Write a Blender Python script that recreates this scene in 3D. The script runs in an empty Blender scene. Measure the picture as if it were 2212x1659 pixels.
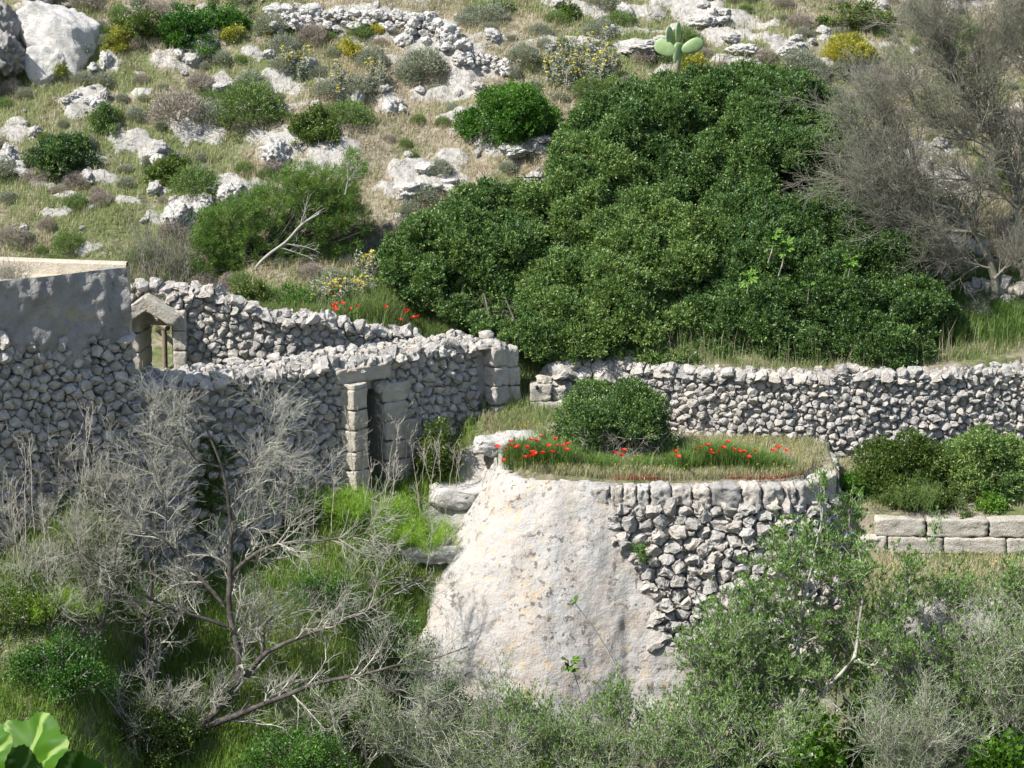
import bpy, bmesh, math, random
import numpy as np
from mathutils import Vector, Matrix

SC = bpy.context.scene
COL = SC.collection
rng = np.random.default_rng(11)
random.seed(5)

# ------------------------------------------------------------------ camera, sky, sun, exposure
CAMZ, PITCH, FPX = 20.0, math.radians(12.0), 4989.0      # FPX: focal length in units of a 2212-wide frame
cam = bpy.data.cameras.new('camera')
camo = bpy.data.objects.new('camera', cam); COL.objects.link(camo)
camo.location = (0, 0, CAMZ); camo.rotation_euler = (math.pi/2 - PITCH, 0, 0)
cam.sensor_width = 36.0; cam.lens = 36.0*FPX/2212.0
cam.clip_start = 0.1; cam.clip_end = 3000
SC.camera = camo
SUN_EL = math.radians(50); SUN_H = (-0.87, -0.49)
W = bpy.data.worlds.new('World'); SC.world = W; W.use_nodes = True
nt = W.node_tree
sky = nt.nodes.new('ShaderNodeTexSky'); sky.sky_type = 'NISHITA'; sky.sun_disc = False
sky.sun_elevation = SUN_EL; sky.sun_rotation = math.atan2(SUN_H[0], SUN_H[1])
bg = nt.nodes['Background']; bg.inputs['Strength'].default_value = 0.12
nt.links.new(sky.outputs[0], bg.inputs['Color'])
sl = bpy.data.lights.new('sun', 'SUN'); sl.energy = 4.9; sl.angle = math.radians(0.5); sl.color = (1.0, 0.975, 0.93)
so = bpy.data.objects.new('sun', sl); COL.objects.link(so)
ce = math.cos(SUN_EL); hn = math.hypot(*SUN_H)
SDIR = Vector((SUN_H[0]/hn*ce, SUN_H[1]/hn*ce, math.sin(SUN_EL)))
so.rotation_euler = SDIR.to_track_quat('Z', 'Y').to_euler(); so.location = (-30, -10, 60)
SC.view_settings.view_transform = 'Standard'; SC.view_settings.look = 'None'
SC.view_settings.gamma = 1.0; SC.view_settings.exposure = 0.9

CP, SP = math.cos(PITCH), math.sin(PITCH)
def slope(py):
    yc = (829.5-py)/FPX
    return (-SP+yc*CP)/(CP+yc*SP)
def at(px, py, Y):
    """a point Y metres ahead seen in direction (px, py)"""
    yc = (829.5-py)/FPX; t = Y/(CP+yc*SP)
    return np.array([(px-1106)/FPX*t, Y, CAMZ+t*(-SP+yc*CP)])
def ppm(Y): return FPX*0.985/Y

# ------------------------------------------------------------------ helpers
def tag(o, label=None, cat=None, group=None, kind=None):
    if label: o['label'] = label
    if cat: o['category'] = cat
    if group: o['group'] = group
    if kind: o['kind'] = kind
    return o
def empty(name, loc=(0, 0, 0), label=None, cat=None, group=None):
    o = bpy.data.objects.new(name, None); o.location = [float(c) for c in loc]; o.empty_display_size = 0.2
    COL.objects.link(o); return tag(o, label, cat, group)
def copy_tree(o, parent=None):
    c = o.copy(); COL.objects.link(c)
    if parent is not None: c.parent = parent
    for ch in list(o.children): copy_tree(ch, c)
    return c

class MB:
    def __init__(s): s.v = []; s.f = []; s.t = []; s.n = 0
    def add(s, V, F, tint=0.5):
        V = np.asarray(V, float).reshape(-1, 3); F = np.asarray(F, int)
        s.v.append(V); s.f.append(F+s.n); s.n += len(V)
        s.t.append(np.broadcast_to(np.asarray(tint, float), (len(V),)).copy())
    def build(s, name, mat, parent=None, smooth=True, origin=None):
        me = bpy.data.meshes.new(name)
        V = np.concatenate(s.v); T = np.concatenate(s.t)
        if origin is not None: V = V-np.asarray(origin, float)
        me.vertices.add(len(V)); me.vertices.foreach_set('co', V.astype(np.float32).ravel())
        lens = np.concatenate([np.full(len(f), f.shape[1]) for f in s.f])
        loops = np.concatenate([f.ravel() for f in s.f])
        me.loops.add(len(loops)); me.loops.foreach_set('vertex_index', loops.astype(np.int32))
        me.polygons.add(len(lens))
        me.polygons.foreach_set('loop_start', np.concatenate([[0], np.cumsum(lens)[:-1]]).astype(np.int32))
        me.polygons.foreach_set('loop_total', lens.astype(np.int32))
        me.polygons.foreach_set('use_smooth', np.full(len(lens), smooth))
        me.update(calc_edges=True)
        a = me.attributes.new('tint', 'FLOAT', 'POINT'); a.data.foreach_set('value', T.astype(np.float32))
        me.materials.append(mat)
        o = bpy.data.objects.new(name, me); COL.objects.link(o)
        if origin is not None and parent is None: o.location = [float(c) for c in origin]
        if parent is not None: o.parent = parent
        return o

def unit(a): return a/np.maximum(np.linalg.norm(a, axis=-1, keepdims=True), 1e-9)
def rdir(n): return unit(rng.normal(size=(n, 3)))

def _hash(ix, iy, iz, seed):
    h = (ix*374761393+iy*668265263+iz*1274126177+seed*974711) & 0xffffffff
    h = ((h ^ (h >> 13))*1274126177) & 0xffffffff
    h = ((h ^ (h >> 16))*668265263) & 0xffffffff
    return ((h ^ (h >> 15)) & 0xffff)/65535.0
def vnoise(P, seed=0):
    P = np.asarray(P, float); i = np.floor(P).astype(np.int64); f = P-i; u = f*f*(3-2*f)
    r = 0
    for dx in (0, 1):
        wx = u[..., 0] if dx else 1-u[..., 0]
        for dy in (0, 1):
            wy = u[..., 1] if dy else 1-u[..., 1]
            for dz in (0, 1):
                wz = u[..., 2] if dz else 1-u[..., 2]
                r = r+wx*wy*wz*_hash(i[..., 0]+dx, i[..., 1]+dy, i[..., 2]+dz, seed)
    return r
def fbm(P, oct=4, seed=0):
    r = 0; a = 0.5; P = np.asarray(P, float)
    for k in range(oct):
        r = r+a*vnoise(P, seed+k*7); P = P*2.03+13.7; a *= 0.5
    return r/(1-0.5**oct)
def fbm2(x, y, sc, oct=4, seed=0):
    return fbm(np.stack([x*sc, y*sc, np.zeros_like(x)+seed*3.3], -1), oct, seed)
def sstep(a, b, x):
    t = np.clip((x-a)/(b-a), 0, 1); return t*t*(3-2*t)

# ------------------------------------------------------------------ materials
def newmat(name):
    m = bpy.data.materials.new(name); m.use_nodes = True
    return m, m.node_tree.nodes, m.node_tree.links, m.node_tree.nodes['Principled BSDF']
def ramp(N, stops, interp='LINEAR'):
    r = N.new('ShaderNodeValToRGB'); cr = r.color_ramp; cr.interpolation = interp
    while len(cr.elements) < len(stops): cr.elements.new(0.5)
    for e, (p, c) in zip(cr.elements, stops):
        e.position = p; e.color = (*c, 1) if len(c) == 3 else c
    return r
def tex(N, L, kind, scale, vec=None, **kw):
    t = N.new('ShaderNodeTex'+kind); t.inputs['Scale'].default_value = scale
    for k, v in kw.items():
        if k in t.inputs: t.inputs[k].default_value = v
        else: setattr(t, k, v)
    if vec is not None: L.new(vec, t.inputs['Vector'])
    return t
def mixc(N, L, fac, a, b, mode='MIX'):
    m = N.new('ShaderNodeMix'); m.data_type = 'RGBA'; m.blend_type = mode
    for sock, val in ((m.inputs[0], fac), (m.inputs[6], a), (m.inputs[7], b)):
        if hasattr(val, 'is_linked'): L.new(val, sock)
        elif isinstance(val, (int, float)): sock.default_value = val
        else: sock.default_value = (*val, 1)
    return m.outputs[2]
def mr(N, L, val, a, b, c=0.0, d=1.0):
    m = N.new('ShaderNodeMapRange'); L.new(val, m.inputs[0])
    for i, x in enumerate((a, b, c, d)): m.inputs[i+1].default_value = x
    return m.outputs[0]
def attr(N, name='tint'):
    a = N.new('ShaderNodeAttribute'); a.attribute_name = name; return a.outputs['Fac']
def mult(N, L, a, b):
    m = N.new('ShaderNodeMath'); m.operation = 'MULTIPLY'
    for s, v in ((m.inputs[0], a), (m.inputs[1], b)):
        if hasattr(v, 'is_linked'): L.new(v, s)
        else: s.default_value = v
    return m.outputs[0]

def leafmat(name, stops, trans=0.3, rough=0.45, spec=0.4, tr_boost=1.4):
    m, N, L, B = newmat(name)
    r = ramp(N, [(i/(len(stops)-1), c) for i, c in enumerate(stops)])
    L.new(attr(N), r.inputs[0])
    L.new(r.outputs[0], B.inputs['Base Color']); B.inputs['Roughness'].default_value = rough
    B.inputs['Specular IOR Level'].default_value = spec
    if trans > 0:
        t = N.new('ShaderNodeBsdfTranslucent'); mx = N.new('ShaderNodeMixShader'); mx.inputs[0].default_value = trans
        cc = mixc(N, L, 1.0, r.outputs[0], (tr_boost, tr_boost, 0.7*tr_boost), 'MULTIPLY')
        L.new(cc, t.inputs['Color'])
        L.new(B.outputs[0], mx.inputs[1]); L.new(t.outputs[0], mx.inputs[2])
        L.new(mx.outputs[0], N['Material Output'].inputs['Surface'])
    return m

def stonemat(name, stops, lichen=(0.10, 0.095, 0.085), warm=(0.5, 0.36, 0.17), dark_amt=0.5, warm_amt=0.3, bump=0.8, sc=1.0):
    """pale limestone: per-stone tint, mottling, dark lichen specks and ochre spots"""
    m, N, L, B = newmat(name)
    co = N.new('ShaderNodeTexCoord').outputs['Object']
    r = ramp(N, [(i/(len(stops)-1), c) for i, c in enumerate(stops)]); L.new(attr(N), r.inputs[0])
    n1 = tex(N, L, 'Noise', 5*sc, co, Detail=8, Roughness=0.65)
    c = mixc(N, L, mr(N, L, n1.outputs[0], 0.3, 0.7, 0.0, 1.0), mixc(N, L, 1.0, r.outputs[0], (0.72, 0.71, 0.70), 'MULTIPLY'), r.outputs[0])
    n2 = tex(N, L, 'Noise', 16*sc, co, Detail=5, Roughness=0.6)
    n2b = tex(N, L, 'Noise', 2.2*sc, co, Detail=3)
    sp = mult(N, L, mr(N, L, n2.outputs[0], 0.57, 0.66), mr(N, L, n2b.outputs[0], 0.42, 0.6))
    c = mixc(N, L, mult(N, L, sp, dark_amt), c, lichen)
    n3 = tex(N, L, 'Noise', 3.1*sc, co, Detail=6, Roughness=0.7)
    c = mixc(N, L, mult(N, L, mr(N, L, n3.outputs[0], 0.58, 0.70), warm_amt), c, warm)
    L.new(c, B.inputs['Base Color']); B.inputs['Roughness'].default_value = 0.92
    B.inputs['Specular IOR Level'].default_value = 0.15
    nb = tex(N, L, 'Noise', 22*sc, co, Detail=9, Roughness=0.72)
    vb = tex(N, L, 'Voronoi', 26*sc, co)
    h = N.new('ShaderNodeMath'); h.operation = 'ADD'; L.new(nb.outputs[0], h.inputs[0])
    L.new(mult(N, L, mr(N, L, vb.outputs['Distance'], 0.0, 0.35), 0.35), h.inputs[1])
    bp = N.new('ShaderNodeBump'); bp.inputs['Strength'].default_value = bump; bp.inputs['Distance'].default_value = 0.055
    L.new(h.outputs[0], bp.inputs['Height']); L.new(bp.outputs[0], B.inputs['Normal'])
    return m

def barkmat(name, a, b, lich=(0.42, 0.43, 0.33), amt=0.5):
    m, N, L, B = newmat(name)
    co = N.new('ShaderNodeTexCoord').outputs['Object']
    n = tex(N, L, 'Noise', 14, co, Detail=6, Roughness=0.7)
    r = ramp(N, [(0.3, a), (0.7, b)]); L.new(n.outputs[0], r.inputs[0])
    n2 = tex(N, L, 'Noise', 5, co, Detail=4)
    c = mixc(N, L, mult(N, L, mr(N, L, n2.outputs[0], 0.45, 0.62), amt), r.outputs[0], lich)
    L.new(c, B.inputs['Base Color']); B.inputs['Roughness'].default_value = 0.9; B.inputs['Specular IOR Level'].default_value = 0.1
    bp = N.new('ShaderNodeBump'); bp.inputs['Strength'].default_value = 0.7; bp.inputs['Distance'].default_value = 0.02
    L.new(n.outputs[0], bp.inputs['Height']); L.new(bp.outputs[0], B.inputs['Normal'])
    return m
def plainmat(name, c, rough=0.6, spec=0.3):
    m, N, L, B = newmat(name)
    co = N.new('ShaderNodeTexCoord').outputs['Object']
    n = tex(N, L, 'Noise', 30, co, Detail=4)
    cc = mixc(N, L, mr(N, L, n.outputs[0], 0.3, 0.7), [x*0.8 for x in c], c)
    L.new(cc, B.inputs['Base Color']); B.inputs['Roughness'].default_value = rough; B.inputs['Specular IOR Level'].default_value = spec
    return m

M = {}
M['stone'] = stonemat('dry stone', [(0.34, 0.325, 0.30), (0.46, 0.435, 0.39), (0.51, 0.46, 0.395), (0.41, 0.385, 0.35), (0.48, 0.455, 0.42)], warm_amt=0.22)
M['stone_warm'] = stonemat('warm limestone', [(0.42, 0.36, 0.27), (0.48, 0.43, 0.34), (0.50, 0.45, 0.37)], warm=(0.5, 0.33, 0.13), dark_amt=0.35)
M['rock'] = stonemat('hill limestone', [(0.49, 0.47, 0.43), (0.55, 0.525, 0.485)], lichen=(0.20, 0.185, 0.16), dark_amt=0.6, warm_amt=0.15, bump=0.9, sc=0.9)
M['rock_shade'] = stonemat('shaded cliff limestone', [(0.25, 0.24, 0.23), (0.4, 0.38, 0.35)], dark_amt=0.8, bump=0.9, sc=0.7)  # hill limestone darkened: the cliff's shade put into its colour
M['ashlar'] = stonemat('ashlar limestone', [(0.43, 0.395, 0.33), (0.52, 0.475, 0.40)], warm=(0.42, 0.27, 0.12), dark_amt=0.5, warm_amt=0.35)
M['carob'] = leafmat('mastic leaves', [(0.024, 0.055, 0.014), (0.056, 0.118, 0.027), (0.12, 0.20, 0.045), (0.22, 0.285, 0.075)], trans=0.22, rough=0.5, spec=0.45)
M['bright'] = leafmat('bright shrub leaves', [(0.03, 0.09, 0.01), (0.06, 0.16, 0.015), (0.13, 0.24, 0.03)], trans=0.25)
M['olive'] = leafmat('olive green leaves', [(0.045, 0.08, 0.012), (0.09, 0.14, 0.02), (0.17, 0.20, 0.04)], trans=0.2)
M['spurge'] = leafmat('spurge leaves', [(0.14, 0.18, 0.03), (0.30, 0.30, 0.04), (0.46, 0.39, 0.04)], trans=0.25)
M['pine'] = leafmat('pine needles', [(0.035, 0.075, 0.012), (0.085, 0.16, 0.02), (0.16, 0.24, 0.04)], trans=0.2, rough=0.5)
M['fennel'] = leafmat('fennel fronds', [(0.12, 0.24, 0.022), (0.22, 0.37, 0.04), (0.34, 0.47, 0.08)], trans=0.35)
M['grass'] = leafmat('grass', [(0.42, 0.35, 0.25), (0.36, 0.31, 0.20), (0.24, 0.265, 0.12), (0.14, 0.22, 0.05), (0.07, 0.15, 0.025)], trans=0.25, rough=0.6, spec=0.2)
M['sage'] = leafmat('grey cushion leaves', [(0.15, 0.165, 0.115), (0.25, 0.27, 0.19), (0.34, 0.355, 0.26)], trans=0.15, rough=0.7, spec=0.1)
M['dryshrub'] = leafmat('dry cushion twigs', [(0.20, 0.165, 0.13), (0.30, 0.255, 0.21), (0.40, 0.34, 0.28)], trans=0.05, rough=0.8, spec=0.1)
M['thyme'] = leafmat('green cushion leaves', [(0.07, 0.12, 0.03), (0.13, 0.20, 0.05), (0.20, 0.27, 0.09)], trans=0.2, rough=0.6, spec=0.2)
M['oliveleaf'] = leafmat('wild olive leaves', [(0.06, 0.13, 0.02), (0.12, 0.225, 0.04), (0.24, 0.34, 0.11)], trans=0.2, rough=0.4)
M['ivy'] = leafmat('broad bright leaves', [(0.05, 0.13, 0.012), (0.10, 0.22, 0.022), (0.18, 0.31, 0.045)], trans=0.35, rough=0.35)
M['yellow'] = leafmat('yellow flowers', [(0.62, 0.50, 0.02), (0.78, 0.66, 0.06)], trans=0.2)
M['red'] = leafmat('poppy petals', [(0.55, 0.02, 0.01), (0.8, 0.05, 0.02)], trans=0.4, rough=0.5, tr_boost=1.0)
M['sedum'] = leafmat('red stonecrop', [(0.22, 0.06, 0.04), (0.34, 0.12, 0.07), (0.40, 0.24, 0.12)], trans=0.2)
M['stemgreen'] = plainmat('flower stem', (0.10, 0.17, 0.04))
M['twig'] = barkmat('lichen twigs', (0.22, 0.205, 0.17), (0.37, 0.35, 0.29), lich=(0.45, 0.46, 0.36), amt=0.7)
M['bark'] = barkmat('dark bark', (0.035, 0.03, 0.028), (0.10, 0.085, 0.075), lich=(0.30, 0.29, 0.23), amt=0.2)
M['deadwood'] = barkmat('bleached wood', (0.22, 0.20, 0.175), (0.36, 0.335, 0.30), amt=0.1)
M['browntwig'] = barkmat('brown twigs', (0.125, 0.12, 0.09), (0.255, 0.245, 0.185), lich=(0.30, 0.28, 0.22), amt=0.4)
M['lush'] = leafmat('lush grass', [(0.28, 0.29, 0.12), (0.19, 0.27, 0.05), (0.13, 0.22, 0.035), (0.08, 0.15, 0.025)], trans=0.3, rough=0.55, spec=0.2)
M['straw'] = barkmat('dry stalk', (0.36, 0.32, 0.26), (0.50, 0.46, 0.38), amt=0.0)
M['timber'] = barkmat('weathered timber', (0.16, 0.12, 0.09), (0.26, 0.21, 0.16), amt=0.0)

# ------------------------------------------------------------------ terrain
LW = np.array([(-7.2, 42.38), (-6.2, 43.13), (-5.3, 43.77), (-4.4, 44.44), (-3.3, 45.27), (-1.6, 46.6), (-0.35, 47.55)])   # lower wall
BAST = np.array([(-0.35, 45.9), (-0.25, 45.2), (-0.10, 44.6), (0.12, 44.15), (0.7, 43.92), (2, 43.78), (3.8, 43.76), (5.2, 43.84), (5.9, 44.08), (6.3, 44.55), (6.5, 45.4), (6.5, 46.6)])
TW = np.array([(1.7, 48.5), (2.3, 48.2), (3.6, 47.6), (5, 47.25), (6.5, 47.12), (8.5, 47.35), (11, 48.0), (14, 49.0), (20, 51)])
YB = np.array([(-60, 12), (-16, 36.6), (-14, 38.1), (-11, 40.4), (-8.9, 41.95), (-7.2, 43.0), (-6.2, 43.75), (-5.3, 44.42), (-4.4, 45.05), (-3.3, 45.9), (-1.6, 47.2), (-0.8, 47.8),
               (-0.5, 46.1), (-0.15, 45.0), (0.05, 44.6), (0.7, 44.25), (2, 44.1), (4, 44.1), (5.2, 44.2), (5.8, 44.5), (6.2, 45.3), (6.6, 44.6), (60, 44.6)])
def prof(y, pts): return np.interp(y, [p[0] for p in pts], [p[1] for p in pts])
def hill(y):
    return np.where(y < 50, np.interp(y, [40, 44, 47.5, 48.5, 50], [9.9, 10.0, 10.1, 10.4, 11.1]),
                    11.1+0.72*np.minimum(y-50, 22)+0.35*np.maximum(y-72, 0)*np.exp(-np.maximum(y-72, 0)/90))
def base_height(x, y):
    x = np.asarray(x, float); y = np.asarray(y, float)
    wx = sstep(-2, -1, x)*sstep(1, 0, x)*sstep(43, 44, y)*sstep(48.5, 48, y); x = x+wx*0.5*(fbm2(x, y, 1.7, 3, 66)-0.5)*2
    zl = prof(y, [(-60, 24), (-8, 19), (4, 15.5), (14, 10), (24, 4.4), (30, 3.2), (36, 3.9), (39, 4.75), (42, 6.35), (45.5, 8.25), (48, 8.6)])
    zl2 = prof(y, [(-60, 24), (-8, 19), (4, 15.5), (14, 10), (24, 4.6), (30, 3.6), (36, 5.4), (38, 6.6), (40, 8.1), (41.5, 9.2), (43, 9.6), (48, 9.7)])
    wl = sstep(-6.2, -8.0, x); zl = zl*(1-wl)+zl2*wl
    zm = prof(y, [(-60, 24), (-8, 19), (4, 15.5), (14, 10), (24, 4.0), (30, 3.0), (40, 3.2), (42.3, 3.7), (43.6, 5.8), (45.4, 8.0), (47, 8.5)])
    yr = y+0.9*(fbm2(x, y*0, 0.8, 3, 77)-0.5)+0.5*(fbm2(x, y, 1.6, 3, 78)-0.5)
    zr = prof(np.where((y > 40) & (y < 43), yr, y), [(-60, 24), (-8, 19), (4, 15.5), (14, 10), (24, 4.0), (30, 3.0), (39.5, 3.6), (41.4, 4.6), (41.75, 6.9), (42.0, 7.0), (44.4, 7.12), (50, 7.3)])
    a = sstep(-3.4, -1.6, x); b = sstep(6.5, 7.2, x)
    low = zl*(1-a)+zm*a*(1-b)+zr*b
    hl = hill(y)
    low = low+0.75*sstep(-1.8, -1.0, x)*sstep(45.5, 46.6, y)*(x < 0.5)
    hl = hl+0.75*sstep(46.9, 47.7, y)*(1-sstep(49.8, 51.6, y))*sstep(-6.4, -5.7, x)*(1-sstep(-2.9, -1.9, x))
    terr = np.where(x > 6.55, prof(y, [(44.6, 7.83), (47, 8.45)]), prof(y, [(43.5, 8.62), (46.9, 8.78)]))
    yw = np.interp(x, TW[:, 0], TW[:, 1])+0.25
    upr = np.where(y > yw, np.maximum(hl, 9.95), terr)
    pathz = prof(y, [(44.2, 8.65), (45.4, 8.85), (46, 9.1), (47.2, 9.25), (48, 9.6), (49.2, 10.6), (50, 11.1)])
    pathz = np.where(y > 50, hl, pathz)
    c = sstep(-0.8, -0.55, x); d = sstep(0.5, 1.7, x)
    up = hl*(1-c)+pathz*c*(1-d)+upr*d
    yb = np.interp(x, YB[:, 0], YB[:, 1])
    return np.where(y > yb, up, low)

def axis(segs):
    out = []
    for a, b, st in segs: out.append(np.arange(a, b-1e-6, st))
    return np.concatenate(out+[[segs[-1][1]]])
GX = axis([(-400, -100, 30), (-100, -30, 6), (-30, -15, 1), (-15, 15, 0.08), (15, 30, 1), (30, 100, 6), (100, 400, 30)])
GY = axis([(-60, 20, 4), (20, 37, 0.7), (37, 62, 0.08), (62, 74, 0.6), (74, 120, 4), (120, 420, 30)])
XX, YY = np.meshgrid(GX, GY)
ZZ = base_height(XX, YY)
def in_grid(x, y, A):
    x = np.asarray(x, float); y = np.asarray(y, float)
    i = np.clip(np.searchsorted(GX, x)-1, 0, len(GX)-2); j = np.clip(np.searchsorted(GY, y)-1, 0, len(GY)-2)
    fx = np.clip((x-GX[i])/(GX[i+1]-GX[i]), 0, 1); fy = np.clip((y-GY[j])/(GY[j+1]-GY[j]), 0, 1)
    return (A[j, i]*(1-fx)+A[j, i+1]*fx)*(1-fy)+(A[j+1, i]*(1-fx)+A[j+1, i+1]*fx)*fy
def H(x, y): return in_grid(x, y, ZZ)
def hit(px, py, ymin=46.0, off=0.0):
    """where the sight line through (px, py) meets the ground (plus off) beyond ymin"""
    Y = np.linspace(ymin, 75, 1200); yc = (829.5-py)/FPX; t = Y/(CP+yc*SP)
    x = (px-1106)/FPX*t; z = CAMZ+t*(-SP+yc*CP)
    k = np.nonzero(z <= H(x, Y)+off)[0]
    k = k[0] if len(k) else 900
    return np.array([x[k], Y[k], H(x[k], Y[k])])

# broad relief of the hillside, then its limestone patches
hm = sstep(49.5, 52, YY)
ZZ = ZZ+hm*(0.9*(fbm2(XX, YY, 0.22, 3, 3)-0.5)+0.5*(fbm2(XX, YY*1.8, 0.6, 3, 5)-0.5))
ZZ = ZZ+hm*0.22*(np.sin((YY+0.9*fbm2(XX, YY, 0.3, 3, 8)*3)*2.6)*0.5)
near = (1-sstep(43, 46, YY))*sstep(33, 38, YY)
ZZ = ZZ+near*0.35*(fbm2(XX, YY, 0.6, 4, 13)-0.5)
PATCH = [(380, 140, 75, 16), (470, 178, 45, 16), (600, 170, 38, 14), (195, 215, 40, 26), (165, 250, 40, 18), (30, 290, 36, 22), (15, 345, 30, 26), (335, 345, 36, 20),
         (600, 325, 55, 32), (690, 375, 70, 16), (840, 235, 34, 30), (960, 215, 80, 16), (1085, 152, 46, 8), (430, 300, 60, 14), (395, 455, 60, 36), (500, 408, 46, 26), (560, 402, 30, 18),
         (905, 390, 90, 36), (850, 420, 50, 20), (1120, 318, 80, 20), (1160, 392, 30, 14), (1540, 40, 100, 20), (1590, 85, 70, 20), (1480, 12, 80, 14), (1400, 102, 75, 18), (1700, 108, 55, 20),
         (1660, 60, 40, 8), (200, 535, 26, 8), (100, 402, 45, 10), (230, 392, 40, 12), (150, 432, 45, 12), (60, 380, 30, 10), (270, 440, 30, 10), (2040, 410, 70, 16), (1000, 185, 30, 24),
         (1000, 130, 50, 20), (840, 50, 180, 16), (660, 48, 80, 14), (720, 330, 50, 16), (560, 300, 30, 12), (240, 130, 30, 22), (440, 100, 34, 22), (980, 350, 40, 14), (1250, 30, 60, 12),
         (1390, 30, 60, 14), (1600, 140, 60, 12), (1750, 140, 50, 12), (120, 470, 30, 10), (330, 480, 40, 10), (1060, 300, 40, 12), (310, 205, 30, 10), (560, 115, 30, 12), (760, 210, 40, 10), (520, 440, 40, 10)]
ROCK = np.zeros_like(ZZ)
jit = fbm2(XX, YY, 2.6, 4, 21)-0.5
jit2 = fbm2(XX, YY, 0.8, 3, 22)-0.5
for (px, py, rx, ry) in PATCH:
    p = hit(px, py, 50); s = ppm(p[1])
    d = np.sqrt(((XX-p[0]+jit2*0.5)/(rx/s*1.05))**2+((YY-p[1]+0.1*(XX-p[0])+jit2*0.4)/(ry/s/0.72*0.9))**2)
    ROCK = np.maximum(ROCK, sstep(1.15, 0.55, d+jit*1.5))
ROCK = np.maximum(ROCK, hm*sstep(0.57, 0.68, fbm2(XX*0.7, YY*1.9, 1.1, 5, 31))*0.85)
rough = np.abs(fbm2(XX, YY, 1.7, 4, 41)-0.5)*2
ZZ = ZZ+ROCK*hm*(0.10+0.30*rough+0.22*(fbm2(XX, YY, 4.5, 3, 43)-0.5))
# bedrock at the ledge and on the shelf edge
led = np.exp(-(((XX+0.15)/0.9)**2+((YY-45.6)/0.8)**2)*1.2)
ROCK = np.maximum(ROCK, sstep(0.35, 0.6, led+jit*0.5))
ROCK = np.maximum(ROCK, sstep(-1.15, -0.9, XX+jit*0.5)*sstep(-0.1, -0.35, XX+jit*0.5)*sstep(44.2, 44.8, YY)*sstep(46.6, 45.9, YY+jit)*0.9)
shelf = sstep(6.9, 7.3, XX+jit)*sstep(41.0, 41.4, YY)*sstep(42.15, 41.8, YY+jit*0.8)*sstep(10.0, 8.8, XX+jit*3)
ROCK = np.maximum(ROCK, shelf)
ZZ = ZZ-shelf*0.5*np.abs(fbm2(XX, YY, 1.4, 4, 47)-0.5)*2-0.35*shelf*sstep(8.6, 9.8, XX)
ROCK = np.maximum(ROCK, sstep(1.1, 0.6, np.sqrt(((XX+1.0)/1.0)**2+((YY-45.0)/0.75)**2)+jit*0.9))
ROCK = np.maximum(ROCK, sstep(0.8, 0.55, np.sqrt(((XX+1.35)/0.8)**2+((YY-44.75)/0.42)**2)+jit*0.7))
GREEN = np.clip(0.5+1.3*(fbm2(XX, YY, 0.35, 4, 51)-0.5), 0, 1)

m, N, L, B = newmat('hillside soil, turf and limestone')
co = N.new('ShaderNodeTexCoord').outputs['Object']
n1 = tex(N, L, 'Noise', 1.3, co, Detail=8, Roughness=0.65)
n2 = tex(N, L, 'Noise', 9, co, Detail=6, Roughness=0.7)
soil = ramp(N, [(0.35, (0.20, 0.16, 0.11)), (0.5, (0.29, 0.245, 0.18)), (0.65, (0.38, 0.34, 0.27))]); L.new(n2.outputs[0], soil.inputs[0])
turf = ramp(N, [(0.3, (0.08, 0.10, 0.035)), (0.6, (0.16, 0.18, 0.075)), (0.75, (0.25, 0.245, 0.13))]); L.new(n2.outputs[0], turf.inputs[0])
g = N.new('ShaderNodeMath'); g.operation = 'ADD'; L.new(attr(N, 'green'), g.inputs[0]); L.new(mr(N, L, n1.outputs[0], 0.3, 0.7, -0.35, 0.35), g.inputs[1])
c = mixc(N, L, mr(N, L, g.outputs[0], 0.35, 0.65), soil.outputs[0], turf.outputs[0])
n3 = tex(N, L, 'Noise', 10, co, Detail=9, Roughness=0.8)
rk = ramp(N, [(0.34, (0.15, 0.135, 0.11)), (0.45, (0.36, 0.335, 0.295)), (0.62, (0.50, 0.475, 0.43))]); L.new(n3.outputs[0], rk.inputs[0])
n4 = tex(N, L, 'Noise', 12, co, Detail=5)
e = N.new('ShaderNodeMath'); e.operation = 'ADD'; L.new(attr(N, 'rock'), e.inputs[0]); L.new(mr(N, L, n4.outputs[0], 0.2, 0.8, -0.35, 0.35), e.inputs[1])
c = mixc(N, L, mr(N, L, e.outputs[0], 0.38, 0.6), c, rk.outputs[0])
L.new(c, B.inputs['Base Color']); B.inputs['Roughness'].default_value = 0.95; B.inputs['Specular IOR Level'].default_value = 0.1
bp = N.new('ShaderNodeBump'); bp.inputs['Strength'].default_value = 0.9; bp.inputs['Distance'].default_value = 0.08
L.new(n3.outputs[0], bp.inputs['Height']); L.new(bp.outputs[0], B.inputs['Normal'])
M['ground'] = m
ny, nx = ZZ.shape
idx = np.arange(ny*nx).reshape(ny, nx)
F = np.stack([idx[:-1, :-1], idx[:-1, 1:], idx[1:, 1:], idx[1:, :-1]], -1).reshape(-1, 4)
mb = MB(); mb.add(np.stack([XX, YY, ZZ], -1), F, 0.5)
terrain = mb.build('hillside_ground', M['ground']); tag(terrain, 'rocky hillside with pale limestone, dry turf and soil', 'ground', kind='structure')
for nm, A in (('rock', ROCK), ('green', GREEN)):
    a = terrain.data.attributes.new(nm, 'FLOAT', 'POINT'); a.data.foreach_set('value', A.astype(np.float32).ravel())

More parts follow.
